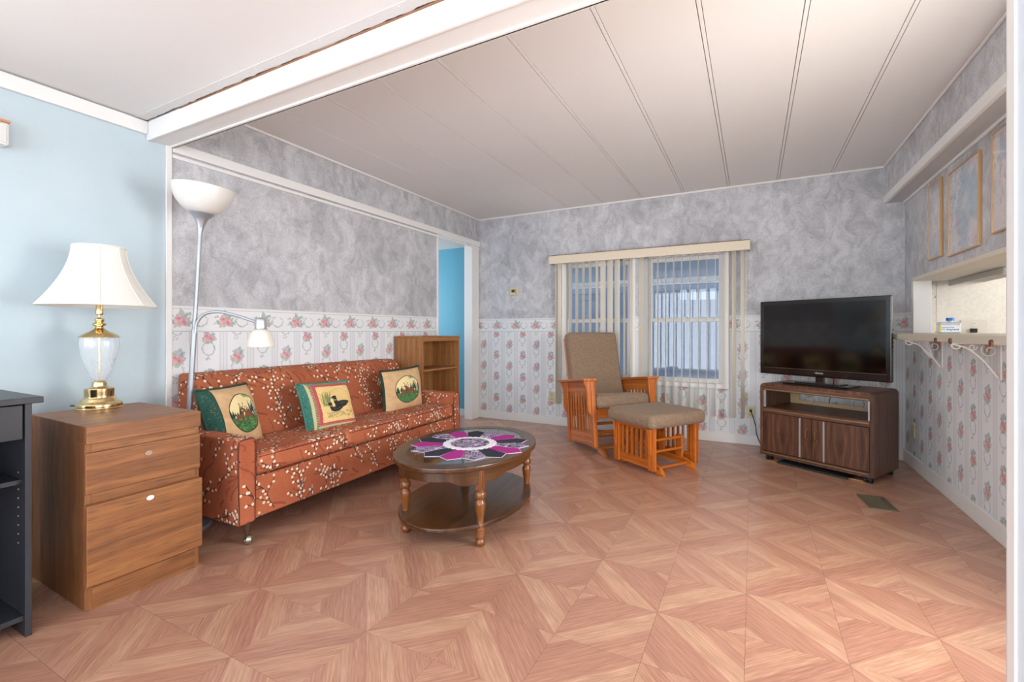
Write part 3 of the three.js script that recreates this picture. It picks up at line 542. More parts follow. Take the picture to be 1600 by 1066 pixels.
// ------------------------------------------------------------------ table lamp
{
  const l = thing('table_lamp', 'cut-glass and brass table lamp with white bell shade on the filing cabinet', 'lamp', [0.27, 0.7135, 3.89]); l.scale.set(0.744, 1, 0.744);
  mesh('base', smoothLathe([[0.001, 0.0], [0.112, 0.0], [0.117, 0.006], [0.116, 0.02], [0.108, 0.026], [0.096, 0.032], [0.085, 0.044], [0.078, 0.05], [0.074, 0.056], [0.075, 0.086], [0.072, 0.094], [0.05, 0.098], [0.04, 0.104], [0.036, 0.122], [0.026, 0.128], [0.001, 0.128]], 48, 120), brass, l);
  const gp = [[0.02, 0.128], [0.034, 0.135], [0.05, 0.16], [0.068, 0.2], [0.084, 0.24], [0.095, 0.28], [0.098, 0.31], [0.094, 0.334], [0.088, 0.338]];
  const g = smoothLathe(gp, 72, 60), p = g.attributes.position;
  for (let i = 0; i < p.count; i++) { const x = p.getX(i), y = p.getY(i), z = p.getZ(i), r = Math.hypot(x, z), a = Math.atan2(z, x); const cut = y < 0.23 ? 0.0035 * (Math.abs(Math.sin(a * 9 + y * 95)) + Math.abs(Math.sin(a * 9 - y * 95)) - 1.2) : 0.0022 * Math.abs(Math.sin(a * 12)); const k = (r + cut) / Math.max(r, 1e-5); p.setX(i, x * k); p.setZ(i, z * k); }
  g.computeVertexNormals(); mesh('glass_vase', g, PH(0xf6fafc, 0.12, { transmission: 0.72, thickness: 0, ior: 1.6 }), l, 'cut clear glass vase');
  mesh('stem', rod([0, 0.12, 0], [0, 0.345, 0], 0.006), brass, l);
  mesh('cap', smoothLathe([[0.001, 0.336], [0.096, 0.336], [0.097, 0.343], [0.078, 0.354], [0.05, 0.366], [0.028, 0.378], [0.02, 0.388], [0.034, 0.396], [0.034, 0.403], [0.02, 0.41], [0.026, 0.42], [0.022, 0.428], [0.008, 0.432], [0.008, 0.446]], 40, 90), brass, l);
  mesh('socket', smoothLathe([[0.001, 0.444], [0.018, 0.446], [0.02, 0.46], [0.018, 0.5], [0.02, 0.51], [0.001, 0.512]], 24, 40), brass, l);
  const hp = []; for (let i = 0; i <= 20; i++) { const a = Math.PI * i / 20; hp.push([Math.cos(a) * (0.032 + 0.02 * Math.sin(a)), 0.47 + 0.27 * Math.pow(Math.sin(a), 0.6), 0]); }
  mesh('harp', [tube([[0.018, 0.448, 0], [0.034, 0.455, 0], ...hp, [-0.034, 0.455, 0], [-0.018, 0.448, 0]], 0.0022, 80, 6), rod([0, 0.738, 0], [0, 0.762, 0], 0.003)], brass, l);
  const bulb = new THREE.SphereGeometry(0.03, 20, 14); bulb.translate(0, 0.57, 0); mesh('bulb', [bulb, smoothLathe([[0.013, 0.51], [0.014, 0.53], [0.024, 0.552]], 16, 12)], S(0xf0efe8, 0.3), l);
  // bell shade of eight panels with ribs
  const sy0 = 0.489, sy1 = 0.770, shp = t => 0.131 + (0.296 - 0.131) * Math.pow(1 - t, 1.75), pos = [], idx = [], nu = 64, nv = 24;
  for (let j = 0; j <= nv; j++) for (let i = 0; i <= nu; i++) { const t = j / nv, a = i / nu * Math.PI * 2, sct = ((((a - 0.355) / (Math.PI / 4)) % 1 + 1) % 1) - 0.5, r = shp(t) * (1 - 0.035 * (0.25 - sct * sct) * 4); pos.push(Math.cos(a) * r, sy0 + (sy1 - sy0) * t, Math.sin(a) * r); if (i < nu && j < nv) { const o = j * (nu + 1) + i; idx.push(o, o + nu + 1, o + 1, o + 1, o + nu + 1, o + nu + 2); } }
  const sg = new THREE.BufferGeometry(); sg.setAttribute('position', new THREE.Float32BufferAttribute(pos, 3)); sg.setIndex(idx); sg.computeVertexNormals(); sg.setAttribute('uv', new THREE.Float32BufferAttribute(new Float32Array(pos.length / 3 * 2), 2));
  const sh = mesh('lamp_shade', sg, PH(0xf3f0e8, 0.9, { transmission: 0.25, thickness: 0, side: THREE.DoubleSide }), l);
  const ribs = []; for (let k = 0; k < 8; k++) { const a = k * Math.PI / 4 + 0.355, q = []; for (let j = 0; j <= 14; j++) { const r = shp(j / 14) + 0.001; q.push([Math.cos(a) * r, sy0 + (sy1 - sy0) * j / 14, Math.sin(a) * r]); } ribs.push(tube(q, 0.0028, 20, 6)); }
  for (const [r, y] of [[0.296, sy0], [0.131, sy1]]) { const q = new THREE.TorusGeometry(r, 0.0035, 6, 64); q.rotateX(Math.PI / 2); q.translate(0, y, 0); ribs.push(q); }
  mesh('trim', ribs, S(0xe9e5da, 0.8), sh);
  const spider = []; for (let k = 0; k < 3; k++) spider.push(rod([0, 0.757, 0], [Math.cos(k * 2.094) * 0.13, 0.768, Math.sin(k * 2.094) * 0.13], 0.0018, 6)); mesh('spider', spider, brass, sh);
  const fin = new THREE.SphereGeometry(0.008, 12, 8); fin.translate(0, 0.769, 0); mesh('finial', fin, brass, l);
  mesh('cord', tube([[-0.1, 0.01, 0.03], [-0.14, 0.006, 0.05], [-0.19, 0.006, 0.08]], 0.003, 14, 6), rubber, l);
}
// ------------------------------------------------------------------ floor lamp with reading arm, leaning slightly
{
  const l = thing('floor_lamp', 'silver floor lamp with white bowl and curved reading arm behind the cabinet', 'lamp', [0.285, 0, 3.535]);
  const at = y => [0.0375 * y, y, -0.0355 * y];
  mesh('base', smoothLathe([[0.001, 0.0], [0.127, 0.0], [0.13, 0.006], [0.126, 0.016], [0.08, 0.024], [0.02, 0.03], [0.014, 0.04]], 40, 40), S(0x9aa0a6, 0.4, { metalness: 0.5 }), l);
  const silver = S(0xabafb3, 0.4, { metalness: 0.5 });
  mesh('pole', [rod(at(0.02), at(1.09), 0.0135, 16), rod(at(1.07), at(1.64), 0.0105, 16)], silver, l);
  const tilt = g => { g.rotateZ(-0.0375); g.rotateX(-0.0355); g.rotateZ(-0.045); g.translate(...at(1.635)); return g; };
  mesh('bowl_holder', tilt(smoothLathe([[0.011, -0.02], [0.014, 0.0], [0.02, 0.03], [0.034, 0.066], [0.056, 0.09], [0.058, 0.096], [0.02, 0.1]], 32, 40)), S(0xa9adb2, 0.35, { metalness: 0.6 }), l);
  mesh('bowl_shade', tilt(smoothLathe([[0.02, 0.096], [0.052, 0.099], [0.086, 0.115], [0.116, 0.145], [0.138, 0.184], [0.15, 0.228], [0.152, 0.236], [0.146, 0.231], [0.133, 0.187], [0.112, 0.15], [0.083, 0.121], [0.05, 0.105], [0.02, 0.102]], 48, 90)), PH(0xeeece6, 0.35, { transmission: 0.25, thickness: 0 }), l, 'white glass bowl shade');
  const a0 = at(1.07), R = [[0, 0], [0.004, 0.045], [0.04, 0.1], [0.11, 0.118], [0.2, 0.1], [0.27, 0.076], [0.312, 0.062]], d = [0.80, -0.6];
  mesh('reading_arm', tube(R.map(([r, y]) => [a0[0] + 0.012 + d[0] * r, a0[1] + y, a0[2] + d[1] * r]), 0.0082, 60, 10), silver, l);
  const hx = a0[0] + 0.012 + d[0] * 0.335, hz = a0[2] + d[1] * 0.335, hy = a0[1];
  const hd = smoothLathe([[0.001, 0.088], [0.02, 0.084], [0.029, 0.07], [0.031, 0.03], [0.034, 0.02]], 24, 30); hd.translate(hx, hy, hz); const h = mesh('lamp_head', [hd, rod([hx, hy + 0.086, hz], [hx, hy + 0.104, hz], 0.004)], S(0xb4b8bc, 0.35, { metalness: 0.6 }), l);
  const sg = smoothLathe([[0.03, 0.022], [0.046, 0.008], [0.06, -0.02], [0.069, -0.054], [0.071, -0.074], [0.066, -0.072], [0.056, -0.02], [0.042, 0.004], [0.028, 0.016]], 32, 50); sg.translate(hx, hy, hz); mesh('bell_shade', sg, PH(0xf0ede0, 0.4, { transmission: 0.25, thickness: 0 }), h, 'white bell shade');
}
// ------------------------------------------------------------------ black shelf unit at the left edge
{
  const c = thing('shelf_unit', 'black open shelf unit with drawer at the left edge', 'shelf', [0, 0, 4.27]);
  const m = S(0x25272c, 0.4), F = 0.782, B = 0.30;
  mesh('side_panel', bx(B, F, 0, 0.826, -0.0, 0.018, 0.0015), m, c); mesh('side_panel', bx(B, F, 0, 0.826, 0.75, 0.768, 0.0015), m, c);
  mesh('top', bx(B - 0.02, F + 0.03, 0.826, 0.848, -0.022, 0.79, 0.003), m, c);
  mesh('back_panel', bx(B, B + 0.008, 0.04, 0.826, 0.018, 0.75), m, c);
  const d = mesh('drawer', [bx(F - 0.022, F - 0.004, 0.70, 0.82, 0.022, 0.746, 0.002), bx(B + 0.02, F - 0.022, 0.71, 0.8, 0.03, 0.04), bx(B + 0.02, F - 0.022, 0.705, 0.71, 0.03, 0.74)], m, c);
  const k = new THREE.SphereGeometry(0.012, 14, 10); k.translate(F + 0.008, 0.76, 0.38); mesh('knob', k, rubber, d);
  mesh('shelf', bx(B + 0.008, F - 0.03, 0.537, 0.553, 0.018, 0.75, 0.001), m, c); mesh('shelf', bx(B + 0.008, F - 0.012, 0.057, 0.075, 0.018, 0.75, 0.001), m, c);
  for (let i = 0; i < 8; i++) { const g = new THREE.CylinderGeometry(0.0025, 0.0025, 0.002, 8); g.rotateX(Math.PI / 2); g.translate(F - 0.06, 0.575 - (i + (i ? 0.9 : 0)) * 0.032, 0.019); mesh('pin_hole', g, S(0x9a8f78, 0.6), c); }
}
// ------------------------------------------------------------------ bookcase behind the sofa
{
  const c = thing('bookcase', 'oak bookcase with one visible shelf beside the hall doorway', 'bookcase', [0.02, 0, 0.955]), D = 0.335, w = 0.605;
  mesh('side', bx(0, D, 0, 1.015, 0, 0.018, 0.002), oakBook, c); mesh('side', bx(0, D, 0, 1.015, w - 0.018, w, 0.002), oakBook, c);
  mesh('top', bx(0, D + 0.004, 1.015, 1.034, -0.002, w + 0.002, 0.003, 2), oakBook, c);
  mesh('rail', bx(D - 0.018, D, 0.985, 1.015, 0.018, w - 0.018, 0, 2), oakBook, c);
  mesh('back_panel', bx(0, 0.006, 0.02, 1.015, 0.018, w - 0.018), oakBook, c);
  for (const y of [0.06, 0.38, 0.70]) mesh('shelf', bx(0.006, D - 0.02, y, y + 0.018, 0.018, w - 0.018, 0.002, 2), oakBook, c);
  for (const z of [0.022, w - 0.022]) { const g = new THREE.SphereGeometry(0.006, 8, 6); g.translate(D - 0.06, 0.724, z); mesh('shelf_pin', g, S(0x5a3a22, 0.5), c); }
}
// ------------------------------------------------------------------ oval coffee table
const TA = 0.516, TB = 0.375;
const legWood = PH(0xffffff, 0.3, { map: asTexture(woodTexture(256, 256, [[82, 43, 14], [124, 70, 25], [156, 94, 37]], 47, { rings: 5, contrast: 0.8 }), 0.2, 0.4, MR), clearcoat: 0.4, clearcoatRoughness: 0.2 });
{
  const t = thing('coffee_table', 'dark oval glass-top coffee table with turned legs and lower shelf', 'table', [1.572, 0, 2.65], 0.0856);
  const ell = (a, b, n = 96) => [...Array(n)].map((_, i) => { const q = i / n * Math.PI * 2; return [b * Math.cos(q), a * Math.sin(q)]; });
  const flat = (g, y) => { g.rotateX(Math.PI / 2); g.translate(0, y, 0); return g; };
  const rim = flat(extrude(ell(TA - 0.008, TB - 0.008), 0.012, 0.008, [ell(TA - 0.075, TB - 0.072)]), 0.412);
  mesh('top_rim', uvBox(rim, 2), tableWood, t);
  mesh('inner_lip', uvBox(flat(extrude(ell(TA - 0.07, TB - 0.067), 0.006, 0, [ell(TA - 0.086, TB - 0.083)]), 0.406), 2), S(0x5a3a1c, 0.4), t);
  mesh('glass_top', flat(extrude(ell(TA - 0.076, TB - 0.073), 0.005, 0), 0.418), PH(0xeaf4f0, 0.03, { transmission: 1, thickness: 0, ior: 1.5 }), t);
  // apron with a lower drop beside each leg
  const N = 160, ap = [], ai = [], legs = [[0.24, 0.325], [0.24, -0.325], [-0.205, 0.335], [-0.205, -0.335]];
  const drop = q => { let m = 9; for (const [x, z] of legs) { const la = Math.atan2(z / TA, x / TB); let d = Math.abs(((q - la + Math.PI * 3) % (Math.PI * 2)) - Math.PI); m = Math.min(m, d); } const s = THREE.MathUtils.smoothstep(m, 0.2, 0.42); return 0.318 + 0.026 * s; };
  for (let i = 0; i <= N; i++) { const q = i / N * Math.PI * 2, c = Math.cos(q), s = Math.sin(q), o = 0.03, n = 0.05; ap.push((TB - o) * c, 0.398, (TA - o) * s, (TB - o) * c, drop(q), (TA - o) * s, (TB - n) * c, drop(q), (TA - n) * s, (TB - n) * c, 0.398, (TA - n) * s); if (i < N) for (let k = 0; k < 4; k++) { const a = i * 4 + k, b = i * 4 + (k + 1) % 4; ai.push(a, a + 4, b, b, a + 4, b + 4); } }
  const ag = new THREE.BufferGeometry(); ag.setAttribute('position', new THREE.Float32BufferAttribute(ap, 3)); ag.setIndex(ai); const an = ag.toNonIndexed(); an.computeVertexNormals(); mesh('apron', uvBox(an, 2), tableWood, t);
  mesh('lower_shelf', uvBox(flat(extrude(ell(TA - 0.03, TB - 0.04), 0.01, 0.007), 0.112), 2), tableWood, t);
  for (const [x, z] of legs) {
    const g = smoothLathe([[0.001, 0], [0.014, 0.002], [0.02, 0.012], [0.022, 0.024], [0.018, 0.036], [0.014, 0.042], [0.021, 0.048], [0.022, 0.056], [0.021, 0.085], [0.022, 0.094], [0.016, 0.1], [0.018, 0.108], [0.015, 0.122], [0.0165, 0.15], [0.022, 0.19], [0.024, 0.215], [0.018, 0.232], [0.016, 0.238], [0.024, 0.247], [0.025, 0.262], [0.021, 0.274], [0.016, 0.28], [0.018, 0.286]], 20, 120); g.scale(1.15, 1, 1.15); g.translate(x, 0, z);
    const k = 1.0; mesh('leg', [g, bx(x * k - 0.019, x * k + 0.019, 0.283, 0.4, z * k - 0.019, z * k + 0.019, 0.003)], legWood, t);
  }
}
// ------------------------------------------------------------------ pieced table mat on the coffee table: fifteen blades, lace ring, floral centre
{
  const t = thing('table_mat', 'quilted star-shaped table mat in magenta, navy and floral cloth on the coffee table', 'table mat', [1.588, 0.4195, 2.66]);
  const floral = (() => { const N = 256, Q = rng(3), [c, g] = canvas(N, N); g.fillStyle = css([150, 142, 164]); g.fillRect(0, 0, N, N); for (let i = 0; i < 260; i++) leaf(g, Q() * N, Q() * N, 8 + Q() * 13, Q() * 3, [[36, 38, 54], [206, 198, 212], [136, 96, 150], [48, 60, 62], [184, 136, 180], [40, 40, 58]][Q() * 6 | 0], 0.95); return asTexture(c, 0.16, 0.16); })();
  const cl = [S(0xa2187e, 0.85), S(0xffffff, 0.85, { map: floral }), S(0x1c1f30, 0.85)], edge = S(0xd4d0d6, 0.85), Q = rng(8);
  for (let k = 0; k < 15; k++) {
    const a = 149 * Math.PI / 180 - k * Math.PI * 2 / 15, r0 = 0.13, r1 = 0.29 + Q() * 0.012, r2 = r1 + 0.05, w0 = r0 * 0.205, w1 = r1 * 0.195;
    const shp = [[r0, -w0], [r1, -w1], [r2, 0], [r1, w1], [r0, w0]];
    const under = shp.map(([x, y]) => [x + 0.003, y * 1.04]);
    const put = (g, y) => { g.rotateX(Math.PI / 2); g.rotateY(-a); g.translate(0, y, 0); return uvBox(g, 2); };
    const y = 0.0042 + (k % 2) * 0.0003, m = mesh(['magenta_blade', 'floral_blade', 'navy_blade'][k % 3], put(extrude(shp, 0.0018), y), cl[k % 3], t);
    mesh('edging', put(extrude(under, 0.0018), y - 0.0019), edge, m);
  }
  const sc = []; for (let i = 0; i < 240; i++) { const a = i / 240 * Math.PI * 2, r = 0.146 + 0.012 * Math.abs(Math.sin(a * 14)); sc.push([r * Math.cos(a), r * Math.sin(a)]); }
  const rg = extrude(sc, 0.002); rg.rotateX(Math.PI / 2); rg.translate(0, 0.0068, 0); mesh('lace_ring', uvBox(rg, 2), S(0xe6e4ea, 0.9), t, 'white scalloped lace ring');
  const ce = []; for (let i = 0; i < 60; i++) ce.push([0.112 * Math.cos(i / 60 * 6.2832), 0.112 * Math.sin(i / 60 * 6.2832)]);
  const cg = extrude(ce, 0.002); cg.rotateX(Math.PI / 2); cg.translate(0, 0.0089, 0); mesh('centre', uvBox(cg, 2), cl[1], t);
}
// ------------------------------------------------------------------ glider chair and ottoman
const pitchBy = (a, y, z) => g => { g.translate(0, -y, -z); g.rotateX(a); g.translate(0, y, z); return g; };
function corbel(sx, x, z, y0, y1, reach) {   // curved bracket board on the outside of a post
  const h = y1 - y0, pts = []; for (let i = 0; i <= 14; i++) { const t = i / 14; pts.push([reach * (0.32 + 0.68 * Math.pow(t, 1.6) + 0.16 * Math.sin(t * 6.28)) * Math.min(1, t * 6), y0 + h * t]); }
  const g = extrude([[0, y0], ...pts, [0, y1]], 0.022); if (sx < 0) g.scale(-1, 1, 1); g.translate(x, 0, z - 0.011);
  if (sx < 0) { const p = g.attributes.position, n = g.attributes.normal; for (let i = 0; i < p.count; i += 3) for (const a of [p, n]) { const b = [a.getX(i + 1), a.getY(i + 1), a.getZ(i + 1)]; a.setXYZ(i + 1, a.getX(i + 2), a.getY(i + 2), a.getZ(i + 2)); a.setXYZ(i + 2, ...b); } g.computeVertexNormals(); }
  return uvBox(g);
}
{
  const c = thing('glider_chair', 'honey-wood glider armchair with brown cushions and slatted sides by the window', 'armchair', [1.855, 0, 0.677], Math.PI / 4);
  const T = pitchBy(-0.12, 0.3, 0), X = 0.31, Z = 0.275, y0 = 0.045, y1 = 0.615;
  for (const s of [-1, 1]) {
    const xi = s * (X - 0.04), xo = s * X, x0 = Math.min(xi, xo), x1 = Math.max(xi, xo), m0 = s * (X - 0.028), m1 = s * (X - 0.012), a = Math.min(m0, m1), b = Math.max(m0, m1);
    for (const z of [Z - 0.045, -Z]) mesh('post', T(bx(x0, x1, y0, y1, z, z + 0.045, 0.004)), honey, c);
    for (const z of [Z - 0.022, -Z + 0.022]) mesh('corbel', T(corbel(s, xo, z, 0.3, y1, 0.062)), honey, c);
    mesh('top_rail', T(bx(a, b, y1 - 0.095, y1, -Z + 0.045, Z - 0.045, 0.003, 2)), honey, c); mesh('bottom_rail', T(bx(a, b, y0 + 0.01, y0 + 0.12, -Z + 0.045, Z - 0.045, 0.003, 2)), honey, c);
    for (let i = 0; i < 8; i++) { const z = -Z + 0.075 + i * (2 * Z - 0.15) / 7; mesh('slat', T(bx(a + 0.002, b - 0.002, y0 + 0.12, y1 - 0.095, z - 0.011, z + 0.011, 0.002)), honey, c); }
    mesh('armrest', T(bx(s > 0 ? X - 0.055 : -X - 0.07, s > 0 ? X + 0.07 : -X + 0.055, y1, y1 + 0.024, -Z - 0.03, Z + 0.012, 0.006, 2)), honey, c);
  }
  mesh('seat_rail', T(bx(-X + 0.04, X - 0.04, 0.285, 0.355, Z - 0.05, Z - 0.022, 0.004, 0)), honey, c); mesh('seat_rail', T(bx(-X + 0.04, X - 0.04, 0.285, 0.355, -Z + 0.02, -Z + 0.045, 0.004, 0)), honey, c);
  mesh('seat_frame', T(bx(-X + 0.04, X - 0.04, 0.35, 0.368, -Z + 0.03, Z - 0.02, 0.004, 0)), honey, c);
  const sg = new RoundedBoxGeometry(2 * X - 0.09, 0.125, 0.55, 6, 0.04); { const p = sg.attributes.position; for (let i = 0; i < p.count; i++) if (p.getY(i) > 0) p.setY(i, p.getY(i) + 0.018 * (1 - Math.pow(p.getX(i) / 0.27, 2)) * (1 - Math.pow(p.getZ(i) / 0.28, 2))); } sg.translate(0, 0.43, 0.02);
  mesh('seat_cushion', T(uvBox(sg)), chenille, c);
  const rec = pitchBy(-0.14, 0.43, -0.2), bg = new RoundedBoxGeometry(0.545, 0.68, 0.11, 6, 0.035); bg.translate(0, 0.43 + 0.34, -0.2);
  mesh('back_cushion', T(rec(uvBox(bg))), chenille, c);
  mesh('back_frame', [T(rec(bx(-0.265, -0.225, 0.3, 1.07, -0.285, -0.257, 0.004))), T(rec(bx(0.225, 0.265, 0.3, 1.07, -0.285, -0.257, 0.004))), T(rec(bx(-0.225, 0.225, 1.0, 1.07, -0.283, -0.259, 0.004, 0))), T(rec(bx(-0.225, 0.225, 0.5, 0.56, -0.283, -0.259, 0.004, 0)))], honey, c);
  for (const s of [-1, 1]) {   // base: arched runners, uprights and turned cross bars
    const x = s * 0.215, rp = [[-0.30, 0], [-0.24, 0], [-0.2, 0.03], [0.2, 0.03], [0.24, 0], [0.33, 0], [0.33, 0.014], [0.27, 0.05], [0.2, 0.075], [-0.2, 0.075], [-0.27, 0.04], [-0.30, 0.012]];
    const g = extrude(rp, 0.024, 0.002); g.rotateY(-Math.PI / 2); g.translate(x + 0.012, 0.002, 0); mesh('runner', uvBox(g, 2), honey, c);
    for (const z of [-0.12, 0.12]) mesh('base_upright', bx(x - 0.012, x + 0.012, 0.07, 0.27, z - 0.024, z + 0.024, 0.003), honey, c);
    mesh('glide_arm', [bx(x + s * 0.02 - 0.006, x + s * 0.02 + 0.006, 0.12, 0.34, -0.19, -0.17, 0.002), bx(x + s * 0.02 - 0.006, x + s * 0.02 + 0.006, 0.12, 0.34, 0.17, 0.19, 0.002)], honey, c);
  }
  for (const [y, z] of [[0.05, 0.22], [0.05, -0.2], [0.17, 0.14], [0.25, 0.14]]) mesh('cross_bar', rod([-0.205, y, z], [0.205, y, z], 0.013, 14), honey, c);
}
{
  const c = thing('ottoman', 'glider ottoman with slatted honey-wood sides and puffy brown cushion', 'ottoman', [2.358, 0, 1.105], Math.PI / 2 - 0.585);
  const X = 0.25, Z = 0.212, y0 = 0.035, y1 = 0.362;
  for (const s of [-1, 1]) {
    const x0 = s > 0 ? X - 0.04 : -X, a = s > 0 ? X - 0.03 : -X + 0.012;
    for (const z of [Z - 0.055, -Z]) mesh('post', bx(x0, x0 + 0.04, y0, y1, z, z + 0.055, 0.004), honey, c);
    for (const z of [Z - 0.026, -Z + 0.026]) mesh('corbel', corbel(s, s * X, z, 0.14, y1 - 0.01, 0.028), honey, c);
    mesh('top_rail', bx(a, a + 0.018, y1 - 0.035, y1, -Z + 0.055, Z - 0.055, 0.003, 2), honey, c); mesh('bottom_rail', bx(a, a + 0.018, y0 + 0.012, y0 + 0.075, -Z + 0.055, Z - 0.055, 0.003, 2), honey, c);
    for (let i = 0; i < 6; i++) { const z = -Z + 0.083 + i * (2 * Z - 0.166) / 5; mesh('slat', bx(a + 0.003, a + 0.015, y0 + 0.075, y1 - 0.035, z - 0.0105, z + 0.0105, 0.002), honey, c); }
    const rp = [[-0.23, 0], [-0.18, 0], [-0.14, 0.022], [0.14, 0.022], [0.18, 0], [0.25, 0], [0.25, 0.01], [0.215, 0.05], [0.15, 0.07], [-0.15, 0.07], [-0.2, 0.045], [-0.23, 0.012]], g = extrude(rp, 0.022, 0.002); g.rotateY(-Math.PI / 2); g.translate(s * 0.17 + 0.011, 0.002, 0); mesh('runner', uvBox(g, 2), honey, c);
    mesh('base_upright', bx(s * 0.17 - 0.011, s * 0.17 + 0.011, 0.06, 0.25, 0.06, 0.12, 0.003), honey, c); mesh('base_upright', bx(s * 0.17 - 0.011, s * 0.17 + 0.011, 0.06, 0.25, -0.12, -0.06, 0.003), honey, c);
    mesh('glide_arm', bx(s * 0.192 - 0.005, s * 0.192 + 0.005, 0.1, 0.35, 0.1, 0.118, 0.002), steel, c);
  }
  for (const [y, z] of [[0.04, 0.17], [0.04, -0.15], [0.15, 0.12], [0.235, 0.11]]) mesh('cross_bar', rod([-0.165, y, z], [0.165, y, z], 0.011, 14), honey, c);
  mesh('seat_board', bx(-X + 0.01, X - 0.01, 0.352, 0.366, -Z + 0.01, Z - 0.01, 0.003, 0), honey, c);
  const g = new RoundedBoxGeometry(0.62, 0.1, 0.535, 8, 0.045), p = g.attributes.position;
  for (let i = 0; i < p.count; i++) { const x = p.getX(i) / 0.31, z = p.getZ(i) / 0.2675, e = Math.max(0, (1 - x * x) * (1 - z * z)); if (p.getY(i) > 0) p.setY(i, p.getY(i) + 0.028 * Math.sqrt(e)); const k = 1 - 0.03 * Math.max(Math.abs(x), Math.abs(z)) ** 6 * (Math.min(Math.abs(x), Math.abs(z)) ** 2) * 2; p.setX(i, p.getX(i) * k); p.setZ(i, p.getZ(i) * k); }
  g.computeVertexNormals(); g.translate(0, 0.405, 0); mesh('cushion', uvBox(g), chenille, c);
}
// ------------------------------------------------------------------ television stand and television
const SU = Math.atan2(-0.49289, 0.87009);   // turn of the stand: its local x runs along the front
{
  const c = thing('tv_stand', 'dark walnut rolling television stand with two doors and open shelf', 'tv stand', [3.109, 0, 0.511], SU);
  // local: x 0..0.795 along the front, z 0 at the front, negative to the back
  const w = 0.795, D = 0.46, b = 0.045, t = 0.645, gold = S(0x9a8a66, 0.4, { metalness: 0.7 }), silver = S(0xaeb0ae, 0.4, { metalness: 0.6 });
  const out = [], rr = 0.03; for (let i = 0; i <= 8; i++) out.push([rr - rr * Math.cos(i / 8 * 1.5708), t - rr + rr * Math.sin(i / 8 * 1.5708)]); for (let i = 0; i <= 8; i++) out.push([w - rr + rr * Math.sin(i / 8 * 1.5708), t - rr + rr * Math.cos(i / 8 * 1.5708)]);
  const ring = [[0, b], ...out, [w, b]], inn = [[0.022, b + 0.022], [w - 0.022, b + 0.022], [w - 0.022, t - 0.022], [0.022, t - 0.022]];
  const cg = extrude(ring, D, 0, [inn]); cg.translate(0, 0, -D); mesh('carcass', uvBox(cg, 1), walnut, c);
  mesh('top_rail', bx(0.022, w - 0.022, 0.585, 0.624, -0.02, -0.002, 0.004, 0), walnut, c);
  mesh('shelf', bx(0.022, w - 0.022, 0.42, 0.446, -D + 0.02, -0.004, 0.004, 0), walnut, c);
  mesh('middle_rail', bx(0.022, w - 0.022, 0.40, 0.443, -0.014, 0.001, 0.005, 0), walnut, c); mesh('bottom_rail', bx(0.022, w - 0.022, b + 0.01, b + 0.035, -0.014, 0.001, 0.005, 0), walnut, c);
  for (const g of [bx(0.03, w - 0.03, 0.592, 0.598, -0.002, 0.002), bx(0.03, w - 0.03, 0.424, 0.43, 0.001, 0.004), bx(0.03, w - 0.03, b + 0.02, b + 0.026, 0.001, 0.004)]) mesh('trim_strip', g, gold, c, 'thin brass-coloured strip');
  mesh('side_strip', [bx(0.024, 0.044, 0.447, 0.585, -0.012, -0.006), bx(w - 0.034, w - 0.024, 0.447, 0.585, -0.012, -0.006)], silver, c);
  mesh('back_panel', [bx(0.022, w - 0.022, b + 0.022, 0.42, -D + 0.004, -D + 0.01), bx(0.022, 0.10, 0.446, 0.623, -D + 0.004, -D + 0.01), bx(0.10, w - 0.022, 0.446, 0.474, -D + 0.004, -D + 0.01)], S(0xb89a70, 0.7), c, 'raw board back with wide cut-out');
  for (const s of [0, 1]) {
    const mid = w / 2, x0 = s ? mid + 0.002 : 0.026, x1 = s ? w - 0.026 : mid - 0.002, door = mesh('door', bx(x0, x1, b + 0.04, 0.398, -0.016, 0.002, 0.003), walnut, c);
    const sx = s ? mid + 0.085 : mid - 0.085; mesh('strip', bx(sx - 0.006, sx + 0.006, b + 0.042, 0.396, 0.001, 0.005, 0.001), silver, door, 'vertical silver strip');
    const hx = s ? mid + 0.032 : mid - 0.032, hy = 0.275; mesh('handle', [tube([[hx, hy + 0.04, 0.004], [hx, hy + 0.036, 0.022], [hx, hy, 0.026], [hx, hy - 0.036, 0.022], [hx, hy - 0.04, 0.004]], 0.0036, 24, 8), bx(hx - 0.007, hx + 0.007, hy + 0.03, hy + 0.05, 0.001, 0.006, 0.002), bx(hx - 0.007, hx + 0.007, hy - 0.05, hy - 0.03, 0.001, 0.006, 0.002)], brassDull, door, 'old brass bail handle');
  }
  for (const [x, z] of [[0.05, -0.05], [w - 0.05, -0.05], [0.05, -D + 0.05], [w - 0.05, -D + 0.05]]) { const g = []; for (const d of [-0.013, 0.013]) { const k = new THREE.CylinderGeometry(0.021, 0.021, 0.018, 20); k.rotateZ(Math.PI / 2); k.translate(x + d + 0.01, 0.021, z + 0.012); g.push(k); } const hood = new THREE.SphereGeometry(0.022, 16, 8, 0, 6.3, 0, 1.5); hood.translate(x + 0.008, 0.024, z + 0.008); g.push(hood, rod([x, 0.03, z], [x, b + 0.01, z], 0.008)); mesh('caster', g, rubber, c, 'black twin-wheel caster'); }
}
